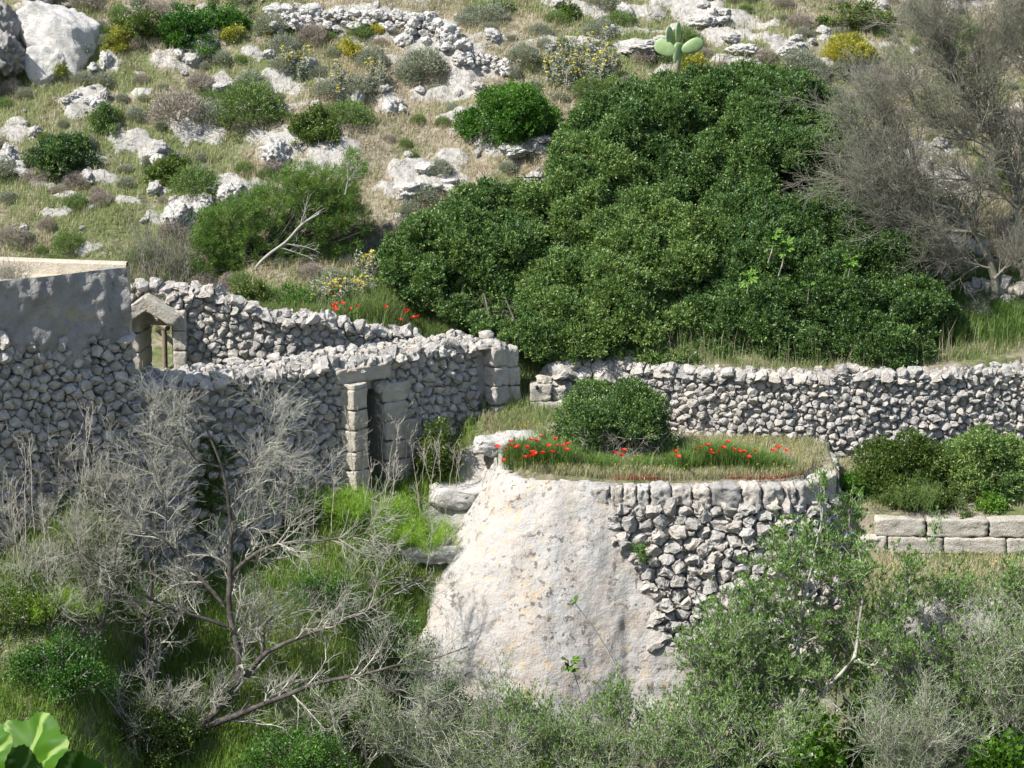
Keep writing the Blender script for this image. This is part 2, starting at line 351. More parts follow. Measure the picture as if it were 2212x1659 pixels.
# ------------------------------------------------------------------ stone shapes
def ico(level):
    bm = bmesh.new(); bmesh.ops.create_icosphere(bm, subdivisions=level, radius=1.0)
    v = np.array([x.co[:] for x in bm.verts]); f = np.array([[q.index for q in p.verts] for p in bm.faces]); bm.free(); return v, f
ICO = {k: ico(k) for k in (2, 3, 4, 5)}
def cubegrid(n):
    bm = bmesh.new(); bmesh.ops.create_cube(bm, size=2.0); bmesh.ops.subdivide_edges(bm, edges=bm.edges[:], cuts=n, use_grid_fill=True)
    v = np.array([x.co[:] for x in bm.verts]); f = np.array([[q.index for q in p.verts] for p in bm.faces]); bm.free(); return v, f
CUBE = cubegrid(12)
def supern(v, p): return v/(np.sum(np.abs(v)**p, -1, keepdims=True)**(1/p))

def rotz(a): c, s = math.cos(a), math.sin(a); return np.array([[c, -s, 0], [s, c, 0], [0, 0, 1.0]])
def block(mb, c, size, rz=0.0, tint=0.5, seed=0, rnd=9, rough=0.02, tilt=0.0):
    rnd = rnd*1.5
    """a hewn block: worn edges, uneven faces"""
    v, f = CUBE
    q = v*0.5; n = np.max(np.abs(v), -1, keepdims=True)
    v2 = supern(v+1e-9, rnd)
    v2 = v2*np.array(size)/2
    R = rotz(rz)@np.array(Matrix.Rotation(tilt, 3, 'Y'))
    w = v2@R.T+np.asarray(c)
    d = np.stack([fbm(w*5+seed*3.1, 3, seed+k)-0.5 for k in range(3)], -1)
    d2 = np.stack([fbm(w*17+seed*1.1, 3, seed+k+5)-0.5 for k in range(3)], -1)
    mb.add(w+d*rough*2.4+d2*rough*1.5, f, tint)
def rockblob(mb, c, size, seed, level=4, tint=None, rz=0.0, amp=0.30, planes=12, tilt=0.0, freq=2.2):
    r2 = np.random.default_rng(seed)
    v, f = ICO[level]; v = supern(v, 2.6)
    for k in range(planes):
        n = unit(r2.normal(size=3)); d = r2.uniform(0.62, 0.95)
        v = v-n*np.maximum(v@n-d, 0)[:, None]*0.92
    h = np.abs(fbm(v*freq+seed, 4, seed)-0.5)*2
    h2 = fbm(v*freq*3.5+seed*2, 3, seed+9)-0.5
    h3 = np.abs(fbm(v*freq*7+seed, 3, seed+19)-0.5)*2
    v = v*(1-amp*0.8+amp*1.5*h[:, None]+amp*0.8*h2[:, None]+amp*0.45*(h3[:, None]-0.25))
    R = rotz(rz)@np.array(Matrix.Rotation(tilt, 3, 'Y'))
    w = (v*np.array(size))@R.T+np.asarray(c)
    mb.add(w, f, r2.uniform(0, 1) if tint is None else tint)

def smooth_path(P, it=3):
    P = np.asarray(P, float)
    for _ in range(it):
        q = np.empty((2*len(P), 2)); q[0] = P[0]; q[-1] = P[-1]
        q[1:-1:2] = P[:-1]*0.75+P[1:]*0.25; q[2::2] = P[:-1]*0.25+P[1:]*0.75; P = q
    return P
class Path:
    def __init__(s, P, smooth=3):
        P = smooth_path(P, smooth) if smooth else np.asarray(P, float)
        s.P = P; s.s = np.concatenate([[0], np.cumsum(np.linalg.norm(np.diff(P, axis=0), axis=1))]); s.len = s.s[-1]
    def pos(s, u): return np.stack([np.interp(u, s.s, s.P[:, k]) for k in (0, 1)], -1)
    def nrm(s, u):
        t = unit(s.pos(np.asarray(u)+0.12)-s.pos(np.asarray(u)-0.12)); return np.stack([t[..., 1], -t[..., 0]], -1)
    def u_at_x(s, x): return float(s.s[np.argmin(np.abs(s.P[:, 0]-x))])
def wall_map(path, z0, z1, batter):
    """(u, v) on a battered wall face: point, outward normal"""
    def f(u, v):
        u = np.asarray(u, float); v = np.asarray(v, float)
        p = path.pos(u); n = path.nrm(u); b = batter(u) if callable(batter) else batter
        b = np.broadcast_to(b, u.shape)
        P = np.concatenate([p+n*(b*(z1-z0-v))[..., None], (z0+v)[..., None]], -1)
        Nn = unit(np.concatenate([n, b[..., None]], -1)); return P, Nn
    return f
def top_map(path, z):
    def f(u, v):
        u = np.asarray(u, float); v = np.asarray(v, float)
        p = path.pos(u)-path.nrm(u)*v[..., None]
        zz = np.broadcast_to(z(u, v) if callable(z) else z, u.shape)
        return np.concatenate([p, zz[..., None]], -1), np.broadcast_to(np.array([0, 0, 1.0]), u.shape+(3,))
    return f
def pack(U, V, rmin, rmax, seed, asp=1.3, ok=None, skew=2.0):
    """stones of mixed size packed over a U x V strip (v stretched so that stones lie flat)"""
    r2 = np.random.default_rng(seed); A = U*V*asp
    rmin = rmin*0.78; n = int(A/(rmin*rmin)*2.0)
    rad = np.sort(rmin+(rmax-rmin)*r2.random(n)**skew)[::-1]
    C = np.zeros((n, 2)); Rr = np.zeros(n); k = 0
    for r in rad:
        for _ in range(3):
            p = np.array([r2.uniform(0, U), r2.uniform(0, V*asp)])
            if ok is not None and not ok(p[0], p[1]/asp): continue
            if k == 0 or np.all(np.hypot(C[:k, 0]-p[0], C[:k, 1]-p[1]) > 0.80*(Rr[:k]+r)):
                C[k] = p; Rr[k] = r; k += 1; break
    return C[:k], Rr[:k]
def rubble(mb, mapf, U, V, rmin=0.10, rmax=0.24, seed=1, asp=1.3, ok=None, gap=0.016, depth=0.9, level=3, jut=0.05, rough=0.03, back=0.06, skew=1.6):
    r2 = np.random.default_rng(seed+100)
    C, R = pack(U, V, rmin, rmax, seed, asp, ok, skew)
    vs, f = ICO[level]; acc = []
    for i in range(len(C)):
        d = C-C[i]; D = np.hypot(d[:, 0], d[:, 1]); nb = np.nonzero((D < 3.2*rmax+0.05) & (D > 1e-6) & (D < 2.2*(R[i]+R)))[0]
        v = supern(vs, r2.uniform(2.6, 5.5))
        grow = 1.95
        w = v*np.array([R[i]*grow, R[i]*grow, R[i]*depth*r2.uniform(0.85, 1.15)])
        for j in nb:
            n = d[j]/D[j]; lim = (D[j]**2+R[i]**2-R[j]**2)/(2*D[j])-gap*r2.uniform(0.1, 1.1)
            s = w[:, :2]@n-lim
            w[:, :2] -= n*np.maximum(s, 0)[:, None]
        for _ in range(7):                                         # broken facets on the showing side
            n = unit(np.array([r2.normal()*0.9, r2.normal()*0.9, 1.0])); lim = R[i]*depth*r2.uniform(0.50, 1.0)
            w = w-n*np.maximum(w@n-lim, 0)[:, None]
        w[:, 1] /= asp
        u0, v0 = C[i, 0], C[i, 1]/asp
        P0, N0 = mapf(np.array([u0]), np.array([v0])); P1, _ = mapf(np.array([u0+0.05]), np.array([v0]))
        T = unit(P1[0]-P0[0]); Nn = N0[0]; Bn = np.cross(Nn, T); Bn = Bn/np.linalg.norm(Bn)
        a = r2.normal()*0.10; ca, sa = math.cos(a), math.sin(a)
        w[:, 0], w[:, 1] = w[:, 0]*ca-w[:, 1]*sa, w[:, 0]*sa+w[:, 1]*ca
        off = r2.normal()*jut*0.5-back
        X = P0[0]+w[:, :1]*T+w[:, 1:2]*Bn+(w[:, 2:3]+off)*Nn
        acc.append(X)
    X = np.concatenate(acc); dd = np.stack([fbm(X*9+k*5.1, 4, seed+k)-0.5 for k in range(3)], -1); d2 = np.stack([fbm(X*26+k*3.3, 2, seed+k+50)-0.5 for k in range(3)], -1); X = X+dd*rough*3.6+d2*rough*1.3
    for i in range(len(acc)): mb.add(X[i*len(vs):(i+1)*len(vs)], f, r2.random())
def sheet(mb, mapf, U, V, st=0.12, off=-0.1, tint=0.3, noise=0.0, seed=0):
    us = np.linspace(0, U, max(2, int(U/st)+1)); vs = np.linspace(0, V, max(2, int(V/st)+1))
    uu, vv = np.meshgrid(us, vs); P, Nn = mapf(uu, vv)
    o = off(uu, vv) if callable(off) else off
    X = P+Nn*np.broadcast_to(o, uu.shape)[..., None]
    if noise: X = X+Nn*((fbm(X*2.5, 5, seed)-0.5)*noise)[..., None]
    i = np.arange(uu.size).reshape(uu.shape)
    mb.add(X, np.stack([i[:-1, :-1], i[:-1, 1:], i[1:, 1:], i[1:, :-1]], -1).reshape(-1, 4), tint)

# ------------------------------------------------------------------ bastion
bp_ = Path(BAST); BZ0, BZ1 = 3.0, 8.72
def bbat(u):
    return np.interp(u, [0, 1.6, 2.6, 4.0, bp_.len-2.5, bp_.len], [0.66, 0.66, 0.58, 0.32, 0.27, 0.27])
bmap = wall_map(bp_, BZ0, BZ1, bbat); BV = BZ1-BZ0
def ubound(v):     # where the plaster gives way to bare stones
    z = np.asarray(v)+BZ0
    x = np.interp(z, [3.0, 4.6, 5.2, 5.7, 6.1, 6.5, 7.0, 7.5, 7.9, 8.3, 8.72], [9.0, 5.4, 4.1, 3.05, 2.9, 2.85, 2.65, 2.30, 2.05, 2.15, 1.95])
    return x
u_of_x = lambda x: np.interp(x, [-0.3, 0.12, 0.7, 2, 3.8, 5.2, 9], [0.3, 1.85, 2.45, 3.75, 5.55, 6.95, 11.0])
def plast_edge(u, v): v = np.asarray(v); return u_of_x(ubound(v))+0.05*np.sin(v*9.0+1)+0.05*np.sin(v*17.3)-u
bast = empty('bastion', (2.5, 44.5, BZ0), 'round battered stone bastion, half plastered white, with red poppies on its flat top', 'bastion')
mb = MB()
def poff(u, v):
    e = plast_edge(u, v)
    return -0.16+0.20*sstep(-0.05, 0.14, e)
sheet(mb, bmap, bp_.len, BV, 0.04, poff, 0.6, noise=0.17, seed=5)
M['plaster'] = None
m, N, L, B = newmat('weathered white lime plaster')
co = N.new('ShaderNodeTexCoord').outputs['Object']
n1 = tex(N, L, 'Noise', 1.6, co, Detail=8, Roughness=0.65)
r1 = ramp(N, [(0.35, (0.39, 0.335, 0.285)), (0.47, (0.42, 0.385, 0.34)), (0.6, (0.40, 0.385, 0.36)), (0.72, (0.45, 0.425, 0.385))]); L.new(n1.outputs[0], r1.inputs[0])
n2 = tex(N, L, 'Noise', 7.5, co, Detail=4, Roughness=0.6)
n2b = tex(N, L, 'Noise', 0.9, co, Detail=3)
c = mixc(N, L, mult(N, L, mult(N, L, mr(N, L, n2.outputs[0], 0.575, 0.60), mr(N, L, n2b.outputs[0], 0.36, 0.52)), 0.92), r1.outputs[0], (0.15, 0.125, 0.11))
n3 = tex(N, L, 'Noise', 6.0, co, Detail=5, Roughness=0.6)
n3b = tex(N, L, 'Noise', 0.7, co, Detail=2)
c = mixc(N, L, mult(N, L, mult(N, L, mr(N, L, n3.outputs[0], 0.56, 0.64), mr(N, L, n3b.outputs[0], 0.48, 0.62)), 0.5), c, (0.60, 0.40, 0.15))
n5 = tex(N, L, 'Noise', 26, co, Detail=4)
c = mixc(N, L, mr(N, L, n5.outputs[0], 0.60, 0.68, 0.0, 0.6), c, (0.30, 0.27, 0.24))
L.new(c, B.inputs['Base Color']); B.inputs['Roughness'].default_value = 0.95; B.inputs['Specular IOR Level'].default_value = 0.1
n4 = tex(N, L, 'Noise', 11, co, Detail=10, Roughness=0.72); bp = N.new('ShaderNodeBump'); bp.inputs['Strength'].default_value = 0.8; bp.inputs['Distance'].default_value = 0.09
L.new(n4.outputs[0], bp.inputs['Height']); L.new(bp.outputs[0], B.inputs['Normal'])
M['plaster'] = m
mb.build('plaster_face', M['plaster'], bast, origin=bast.location)
mb = MB()
rubble(mb, bmap, bp_.len, BV-0.46, 0.08, 0.175, 3, 1.25, ok=lambda u, v: plast_edge(np.array([u]), np.array([v]))[0] < 0.10 and v > 1.2, level=3, jut=0.07, back=-0.02, gap=0.018, rough=0.045)
st = mb.build('stone_courses', M['stone'], smooth=False, parent=bast, origin=bast.location)
mb = MB(); rr = random.Random(4); u = u_of_x(1.55)
while u < bp_.len-0.3:                                              # larger blocks along the rim
    w = rr.choice([0.26, 0.34, 0.42, 0.52, 0.6]); h = rr.uniform(0.36, 0.46)
    P, Nn = bmap(np.array([u+w/2]), np.array([BV-0.22])); n = Nn[0]
    block(mb, P[0]-n*0.12, (w-0.03, 0.42, h), math.atan2(n[0], -n[1]), rr.random(), rr.randint(1, 99), rnd=5.5, rough=0.05, tilt=rr.uniform(-0.05, 0.05)); u += w
mb.build('rim_blocks', M['stone'], bast, origin=bast.location)
mb = MB()                                                           # plastered rim and the side running back to the ledge
u = 0.1
while u < u_of_x(1.6):
    w = rr.uniform(0.3, 0.55); P, Nn = bmap(np.array([u+w/2]), np.array([BV-0.1])); n = Nn[0]
    rockblob(mb, P[0]-n*0.14, (w*0.62, 0.24, 0.20), rr.randint(1, 999), 3, 0.6, math.atan2(n[0], -n[1]), amp=0.25); u += w*0.8
mb.build('plastered_rim', M['plaster'], bast, origin=bast.location)

# ------------------------------------------------------------------ walls
tw = Path(TW); TZ0, TZ1 = 8.1, 10.22
tmap = wall_map(tw, TZ0, TZ1, 0.10)
ttop = lambda u: 2.02+0.10*math.sin(u*1.3)+0.06*math.sin(u*3.7)
mb = MB()
rubble(mb, tmap, tw.len-3, TZ1-TZ0+0.15, 0.055, 0.118, 7, 1.25, ok=lambda u, v: v < ttop(u), level=3, jut=0.07, back=0.0, gap=0.012, rough=0.025)
rubble(mb, top_map(tw, lambda u, v: TZ1-0.06), tw.len-3, 0.55, 0.07, 0.14, 8, 1.1, level=3, back=0.03)
sheet(mb, tmap, tw.len, TZ1-TZ0-0.05, 0.2, -0.08, 0.05); sheet(mb, top_map(tw, TZ1-0.14), tw.len, 0.6, 0.2, 0, 0.05)
o = mb.build('dry_stone_wall', M['stone'], smooth=False, origin=(6, 47.2, TZ0)); tag(o, 'long curved dry stone terrace wall of pale rubble below the dark evergreen thicket', 'stone wall')

# lower wall with the lintel doorway
lw = Path(LW, 2); LZ0, LZ1 = 7.9, 10.84
lm0 = wall_map(lw, LZ0, LZ1, 0.07)
def lmap(u, v):                                                     # the left end climbs a little and tumbles down
    P, Nn = lm0(u, v); P = P.copy(); u = np.asarray(u, float)
    zb = LZ0-1.8*sstep(3.4, 0.6, u); zt = LZ1+0.10*sstep(3.6, 0.6, u)
    P[..., 2] = zb+(P[..., 2]-LZ0)/(LZ1-LZ0)*(zt-zb); return P, Nn
uD0, uD1, uJ = lw.u_at_x(-3.50), lw.u_at_x(-2.72), lw.u_at_x(-2.15)
root = empty('doorway_wall', (-4, 45, LZ0), 'shaded dry stone wall with a lintel doorway and a broad sunlit rubble top', 'stone wall')
mb = MB(); LV = LZ1-LZ0
def lok(u, v):
    if uD0-0.05 < u < uD1+0.05 and v < 2.75: return False
    if uD1-0.1 < u < uJ-0.15*math.sin(v*5) and v < 2.36: return False
    if u > lw.len-0.55: return False
    return True
rubble(mb, lmap, lw.len, LV-0.02, 0.062, 0.13, 17, 1.15, ok=lok, level=3, jut=0.05, back=0.02, gap=0.014)
ltz = lambda u, v: LZ1-0.05+0.12*np.clip(v-0.3, 0, 1)+0.10*sstep(3.6, 0.6, np.asarray(u))
rubble(mb, top_map(lw, ltz), lw.len-0.2, 1.0, 0.05, 0.12, 19, 1.0, level=3, back=0.03)
def seg(u0, u1, v1, v0=0.0, off=-0.10):
    p = lambda u, v: lmap(np.asarray(u)+u0, np.asarray(v)+v0)
    sheet(mb, p, u1-u0, v1-v0, 0.2, off, 0.05)
seg(0, uD0, LV-0.05); seg(uD1, lw.len, LV-0.05); seg(uD0, uD1, LV-0.05, 2.3); sheet(mb, top_map(lw, lambda u, v: ltz(u, v)-0.07), lw.len, 1.05, 0.2, 0, 0.05)
# reveals and the dark back of the doorway
for uu in (uD0, uD1):
    a = lw.pos(uu); n = -lw.nrm(uu); q = [np.array([*a, LZ0]), np.array([*(a+n*0.9), LZ0]), np.array([*(a+n*0.9), LZ1-0.3]), np.array([*a, LZ1-0.3])]
    mb.add(q, [[0, 1, 2, 3]], 0.2)
a, b = lw.pos(uD0)-lw.nrm(uD0)*0.88, lw.pos(uD1)-lw.nrm(uD1)*0.88
mb.add([np.array([*a, LZ0]), np.array([*b, LZ0]), np.array([*b, LZ1-0.3]), np.array([*a, LZ1-0.3])], [[0, 1, 2, 3]], 0.1)
a2, b2 = lw.pos(uD0), lw.pos(uD1)
mb.add([np.array([*a2, LZ1-0.31]), np.array([*b2, LZ1-0.31]), np.array([*b, LZ1-0.31]), np.array([*a, LZ1-0.31])], [[0, 1, 2, 3]], 0.1)
mb.build('stonework', M['stone'], smooth=False, parent=root, origin=root.location)
ang = lambda u: math.atan2(lw.nrm(u)[0], -lw.nrm(u)[1])
mb = MB(); P, Nn = lmap(np.array([(uD0+uD1)/2-0.02]), np.array([LV-0.27]))
block(mb, P[0]-Nn[0]*0.10, (1.34, 0.45, 0.30), ang((uD0+uD1)/2), 0.2, 3, rnd=14, rough=0.02)
mb.build('lintel', M['ashlar'], root, origin=root.location)
mb = MB(); z = LZ0; k = 0
pj = at(771, 900, 45.28)
while z < LZ1-0.50:
    h = [0.36, 0.42, 0.38, 0.44, 0.40, 0.42][k % 6]; h = min(h, LZ1-0.42-z)
    block(mb, (pj[0]-0.06+0.012*(LZ1-z), 45.20-0.06*(LZ1-z), z+h/2), (0.37, 0.42, h-0.012), -math.radians(36), 0.9, 20+k, rnd=12, rough=0.02); z += h; k += 1
mb.build('door_jamb', M['stone_warm'], root, origin=root.location)['label'] = 'sunlit warm ashlar door jamb'
mb = MB(); z = LZ0; k = 0
while z < LZ0+2.3:
    h = 0.4; w = [0.62, 0.78, 0.55, 0.85, 0.6, 0.7][k % 6]
    P, Nn = lmap(np.array([uD1+w/2-0.02]), np.array([z-LZ0+h/2])); block(mb, P[0]-Nn[0]*0.12, (w, 0.4, h-0.015), ang(uD1+w/2), rr.random(), 40+k, rnd=7, rough=0.035); z += h; k += 1
mb.build('door_jamb', M['ashlar'], root, origin=root.location)
mb = MB(); z = 8.7; k = 0
while z < LZ1-0.42:
    h = [0.34, 0.44, 0.42, 0.40, 0.42][k % 5]
    block(mb, (-0.40+0.035*(LZ1-z), 47.55-0.05*(LZ1-z), z+h/2), (0.46, 0.42, h-0.012), -math.radians(48), 0.4+0.3*rr.random(), 60+k, rnd=6, rough=0.04)
    block(mb, (-0.14+0.06*(LZ1-z), 47.75, z+h/2-0.05), (0.40, 0.42, h-0.012), math.radians(30), 0.4, 70+k, rnd=6, rough=0.04); z += h; k += 1
rockblob(mb, (-0.42, 47.6, LZ1-0.12), (0.36, 0.34, 0.24), 81, 4, 0.6); rockblob(mb, (-0.52, 47.7, LZ1+0.06), (0.2, 0.18, 0.13), 82, 3, 0.6)
mb.build('end_pillar', M['stone'], root, origin=root.location)

# upper wall with the gabled opening
UW = np.array([(-7.85, 46.35), (-6.9, 46.55), (-5.5, 46.6), (-4.4, 46.75), (-3.3, 47.3), (-2.0, 48.1)])
uw = Path(UW, 2); UZ0, UZ1 = 9.9, 12.2
umap = wall_map(uw, UZ0, UZ1, 0.05)
x2z = lambda x: np.interp(x, [-8, -7.4, -6.9, -6.2, -5.6, -5.0, -4.4, -3.9, -3.2, -2], [12.2, 12.28, 12.12, 12.15, 11.85, 11.6, 11.55, 11.5, 11.2, 10.95])
root = empty('gabled_wall', (-6, 46.6, UZ0), 'sunlit dry stone wall with a small gable-headed opening beside the stone hut', 'stone wall')
mb = MB(); uO0, uO1 = uw.u_at_x(-7.70), uw.u_at_x(-6.92)
def uok(u, v):
    x = uw.pos(u)[0]; z = UZ0+v
    if z > x2z(x)-0.06: return False
    if uO0-0.2 < u < uO1+0.22 and z < 11.72: return False
    if uO0-0.2 < u < uO1+0.1 and z < 12.05-abs(u-(uO0+uO1)/2)*0.55+0.12: return False
    return True
rubble(mb, umap, uw.len, 2.4, 0.06, 0.128, 27, 1.15, ok=uok, level=3, jut=0.05, back=0.02, gap=0.013)
def usheet(u0, u1, topf, off=-0.08, v0=0.0):
    us = np.linspace(u0, u1, max(2, int((u1-u0)/0.15)+1)); V2 = []
    for u in us:
        t = topf(u); P, Nn = umap(np.array([u, u]), np.array([v0, t-UZ0])); V2 += [P[0]+Nn[0]*off, P[1]+Nn[1]*off, np.array([P[1][0], P[1][1]+0.55, t])]
    i = np.arange(len(us)-1)*3
    mb.add(V2, np.concatenate([np.stack([i, i+3, i+4, i+1], -1), np.stack([i+1, i+4, i+5, i+2], -1)]), 0.05)
usheet(uO1+0.02, uw.len, lambda u: x2z(uw.pos(u)[0])-0.2)
rubble(mb, top_map(uw, lambda u, v: x2z(uw.pos(u)[..., 0])-0.10), uw.len, 0.55, 0.06, 0.14, 29, 1.0, ok=lambda u, v: u > uO1-0.05, level=3, back=0.02)
for k, (px, py) in enumerate([(395, 640), (440, 650), (420, 632), (462, 640), (375, 650), (490, 655), (452, 668), (410, 668)]):
    p = at(px, py, 46.9); rockblob(mb, p, (0.17, 0.15, 0.12), 300+k, 3, rr.random(), rr.uniform(0, 3))
mb.build('stonework', M['stone'], smooth=False, parent=root, origin=root.location)
ap = None                                            # gable slabs
for k, (px0, py0, px1, py1) in enumerate([(262, 690, 320, 650), (312, 648, 384, 690)]):
    mb = MB(); a = at(px0, py0, 46.32); b = at(px1, py1, 46.32); L_ = np.linalg.norm(b-a)
    block(mb, (a+b)/2, (L_+0.06, 0.5, 0.27), 0.0, 0.3, 90+k, rnd=10, rough=0.03, tilt=-math.atan2(b[2]-a[2], b[0]-a[0]))
    mb.build('gable_slab', M['ashlar'], root, origin=root.location)
mb = MB(); a = at(322, 681, 47.0); block(mb, a, (1.0, 0.35, 0.34), 0.0, 0.2, 97, rnd=12, rough=0.03); mb.build('inner_lintel', M['ashlar'], root, origin=root.location)
mb = MB(); z = 10.0; k = 0
while z < 11.6:
    h = 0.42; block(mb, (-6.80, 46.50, z+h/2), (0.27, 0.42, h-0.012), 0.06, 0.8, 110+k, rnd=11, rough=0.02); z += h; k += 1
mb.build('door_jamb', M['ashlar'], root, origin=root.location)
mb = MB(); z = 10.0; k = 0
while z < 11.5:
    h = 0.40; block(mb, (-7.66, 46.80, z+h/2), (0.22, 0.95, h-0.012), -0.12, 0.2, 120+k, rnd=11, rough=0.02); z += h; k += 1
block(mb, (-7.70, 46.6, 11.6), (0.3, 0.5, 0.2), -0.1, 0.2, 131, rnd=8)
mb.build('door_jamb', M['ashlar'], root, origin=root.location)
# timber rail seen through the opening
root = empty('timber_rail', (-6.6, 49.0, 10.2), 'round timber rail on a post seen through the gabled opening', 'rail')

def frames(T):
    ref = np.where(np.abs(T[..., 2:3]) > 0.9, np.array([1.0, 0, 0]), np.array([0, 0, 1.0]))
    u = unit(np.cross(T, ref)); return u, np.cross(T, u)
def tubes(mb, P, R, sides=4, tint=0.5):
    """P (n,k,3) polylines with radii R (n,k)"""
    P = np.asarray(P, float); R = np.asarray(R, float)
    if P.ndim == 2: P = P[None]; R = R[None]
    n, k, _ = P.shape
    T = np.empty_like(P); T[:, 1:-1] = P[:, 2:]-P[:, :-2]; T[:, 0] = P[:, 1]-P[:, 0]; T[:, -1] = P[:, -1]-P[:, -2]; T = unit(T)
    u, v = frames(T)
    a = np.arange(sides)*2*math.pi/sides
    V = P[:, :, None]+R[:, :, None, None]*(np.cos(a)[:, None]*u[:, :, None]+np.sin(a)[:, None]*v[:, :, None])
    i = np.arange(n*k*sides).reshape(n, k, sides); j = np.roll(i, -1, 2)
    F = np.stack([i[:, :-1], j[:, :-1], j[:, 1:], i[:, 1:]], -1).reshape(-1, 4)
    t = np.broadcast_to(np.asarray(tint, float).reshape(-1, 1, 1) if np.ndim(tint) else tint, (n, k, sides)).ravel()
    mb.add(V.reshape(-1, 3), F, t)
    if sides >= 6:
        c = V[:, -1].mean(1)
        for q in range(n): mb.add(V[q, -1], [list(range(sides))], 0.5)
mb = MB(); a = at(338, 694, 48.2); b = at(362, 709, 47.6)
tubes(mb, np.array([a-(b-a)*1.4, a, b]), np.array([0.06]*3), 10); mb.build('rail', M['timber'], root, origin=root.location)
mb = MB(); a = at(354, 712, 47.75); tubes(mb, np.array([a, [a[0]+0.01, a[1], 10.9], [a[0], a[1], 9.9]]), np.array([0.055]*3), 8); mb.build('post', M['timber'], root, origin=root.location)

# broken pier beside the path
root = empty('broken_pier', (0.6, 47.7, 9.0), 'short broken pier of squared blocks with a socket hole beside the path', 'pier')
mb = MB()
block(mb, (0.78, 47.75, 9.28), (0.78, 0.6, 0.50), 0.05, 0.5, 140, rnd=8, rough=0.04); block(mb, (0.60, 47.72, 9.70), (0.44, 0.5, 0.36), 0.05, 0.3, 141, rnd=9, rough=0.03)
block(mb, (0.97, 47.8, 9.66), (0.30, 0.4, 0.3), 0.1, 0.6, 142, rnd=5, rough=0.04)
mb.build('blocks', M['ashlar'], root, origin=root.location)
mb = MB(); rockblob(mb, (0.66, 47.72, 9.96), (0.24, 0.22, 0.12), 143, 4, 0.5); mb.build('cap_stone', M['stone_warm'], root, origin=root.location)
mb = MB(); p = at(1160, 837, 47.45); v, f = ICO[3]; mb.add(v*np.array([0.035, 0.03, 0.05])+p, f, 0.0); mb.build('socket', plainmat('painted hole shade', (0.02, 0.018, 0.015)), root, origin=root.location)  # solid near-black blob, its colour standing in for shade inside the socket
mb = MB()
pw = Path(np.array([(0.95, 47.95), (1.6, 48.15), (2.4, 48.25)]), 1)
rubble(mb, wall_map(pw, 8.9, 10.15, 0.05), pw.len, 1.3, 0.1, 0.2, 37, 1.2, level=3, back=0.0); rubble(mb, top_map(pw, 10.1), pw.len, 0.4, 0.12, 0.22, 38, 1.0, level=3, back=0.02)
sheet(mb, wall_map(pw, 8.9, 10.15, 0.05), pw.len, 1.2, 0.3, -0.1, 0.05)
o = mb.build('dry_stone_wall', M['stone'], smooth=False, origin=(1.6, 48, 9)); tag(o, 'short stretch of rubble wall between the broken pier and the round bush', 'stone wall')

# low ashlar wall on the shelf
mb = MB(); lp = Path(np.array([(6.9, 44.5), (8.5, 44.4), (11, 44.35), (14, 44.4)]), 1); rr = random.Random(9)
for row, (z, h, ws) in enumerate([(7.45, 0.37, [1.02, 1.22, 1.12, 1.3, 1.2, 1.1]), (7.11, 0.34, [0.6, 1.1, 1.25, 1.0, 1.3, 1.1])]):
    u = 0.0
    for k, w in enumerate(ws):
        if row == 0 and k == 0: u += 0.35
        P = lp.pos(u+w/2); n = lp.nrm(u+w/2); block(mb, (P[0], P[1]+0.2-0.06*(row == 1), z+h/2), (w-0.025, 0.5, h-0.015), math.atan2(n[0], -n[1]), rr.random(), 150+row*10+k, rnd=12, rough=0.03); u += w
o = mb.build('block_wall', M['ashlar'], origin=(9, 44.6, 7.3)); tag(o, 'low wall of two courses of large squared limestone blocks', 'stone wall')
# rubble bank beyond the terrace wall, far side
mb = MB(); bw = Path(np.array([(10.0, 50.2), (11.2, 49.9), (13, 50.4), (16, 51)]), 2); bm_ = wall_map(bw, 9.9, 11.5, 0.35)
rubble(mb, bm_, bw.len, 1.65, 0.07, 0.18, 47, 1.1, level=3, back=0.0); sheet(mb, bm_, bw.len, 1.6, 0.2, -0.06, 0.05); sheet(mb, top_map(bw, 11.48), bw.len, 0.7, 0.3, -0.06, 0.05)
o = mb.build('rubble_bank', M['stone'], smooth=False, origin=(11, 50, 10)); tag(o, 'tumbled pale rubble bank with grass, beyond the terrace wall and evergreens', 'stone bank')

# ------------------------------------------------------------------ stone hut
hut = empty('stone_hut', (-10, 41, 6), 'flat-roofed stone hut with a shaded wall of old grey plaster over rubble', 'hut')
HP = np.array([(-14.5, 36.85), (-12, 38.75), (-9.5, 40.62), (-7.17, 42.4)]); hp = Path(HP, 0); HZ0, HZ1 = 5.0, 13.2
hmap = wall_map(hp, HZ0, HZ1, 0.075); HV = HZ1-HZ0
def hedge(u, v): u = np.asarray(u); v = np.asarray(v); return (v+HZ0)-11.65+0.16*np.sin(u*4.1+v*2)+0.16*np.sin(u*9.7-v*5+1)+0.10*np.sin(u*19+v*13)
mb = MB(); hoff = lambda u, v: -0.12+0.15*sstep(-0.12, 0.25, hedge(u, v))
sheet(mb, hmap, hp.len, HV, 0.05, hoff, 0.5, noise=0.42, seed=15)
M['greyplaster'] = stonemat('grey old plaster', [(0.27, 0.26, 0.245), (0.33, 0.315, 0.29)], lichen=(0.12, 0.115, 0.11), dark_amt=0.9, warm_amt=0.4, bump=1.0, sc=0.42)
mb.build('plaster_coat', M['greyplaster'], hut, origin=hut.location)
mb = MB(); rubble(mb, hmap, hp.len, HV-0.6, 0.062, 0.13, 51, 1.15, ok=lambda u, v: hedge(np.array([u]), np.array([v]))[0] < 0.16 and u > 4 and v > 2.6, level=3, back=-0.0, jut=0.06)
mb.build('stonework', M['stone'], smooth=False, parent=hut, origin=hut.location)
m_roof = stonemat('cream roof lime', [(0.50, 0.43, 0.32), (0.56, 0.50, 0.40)], dark_amt=0.2)
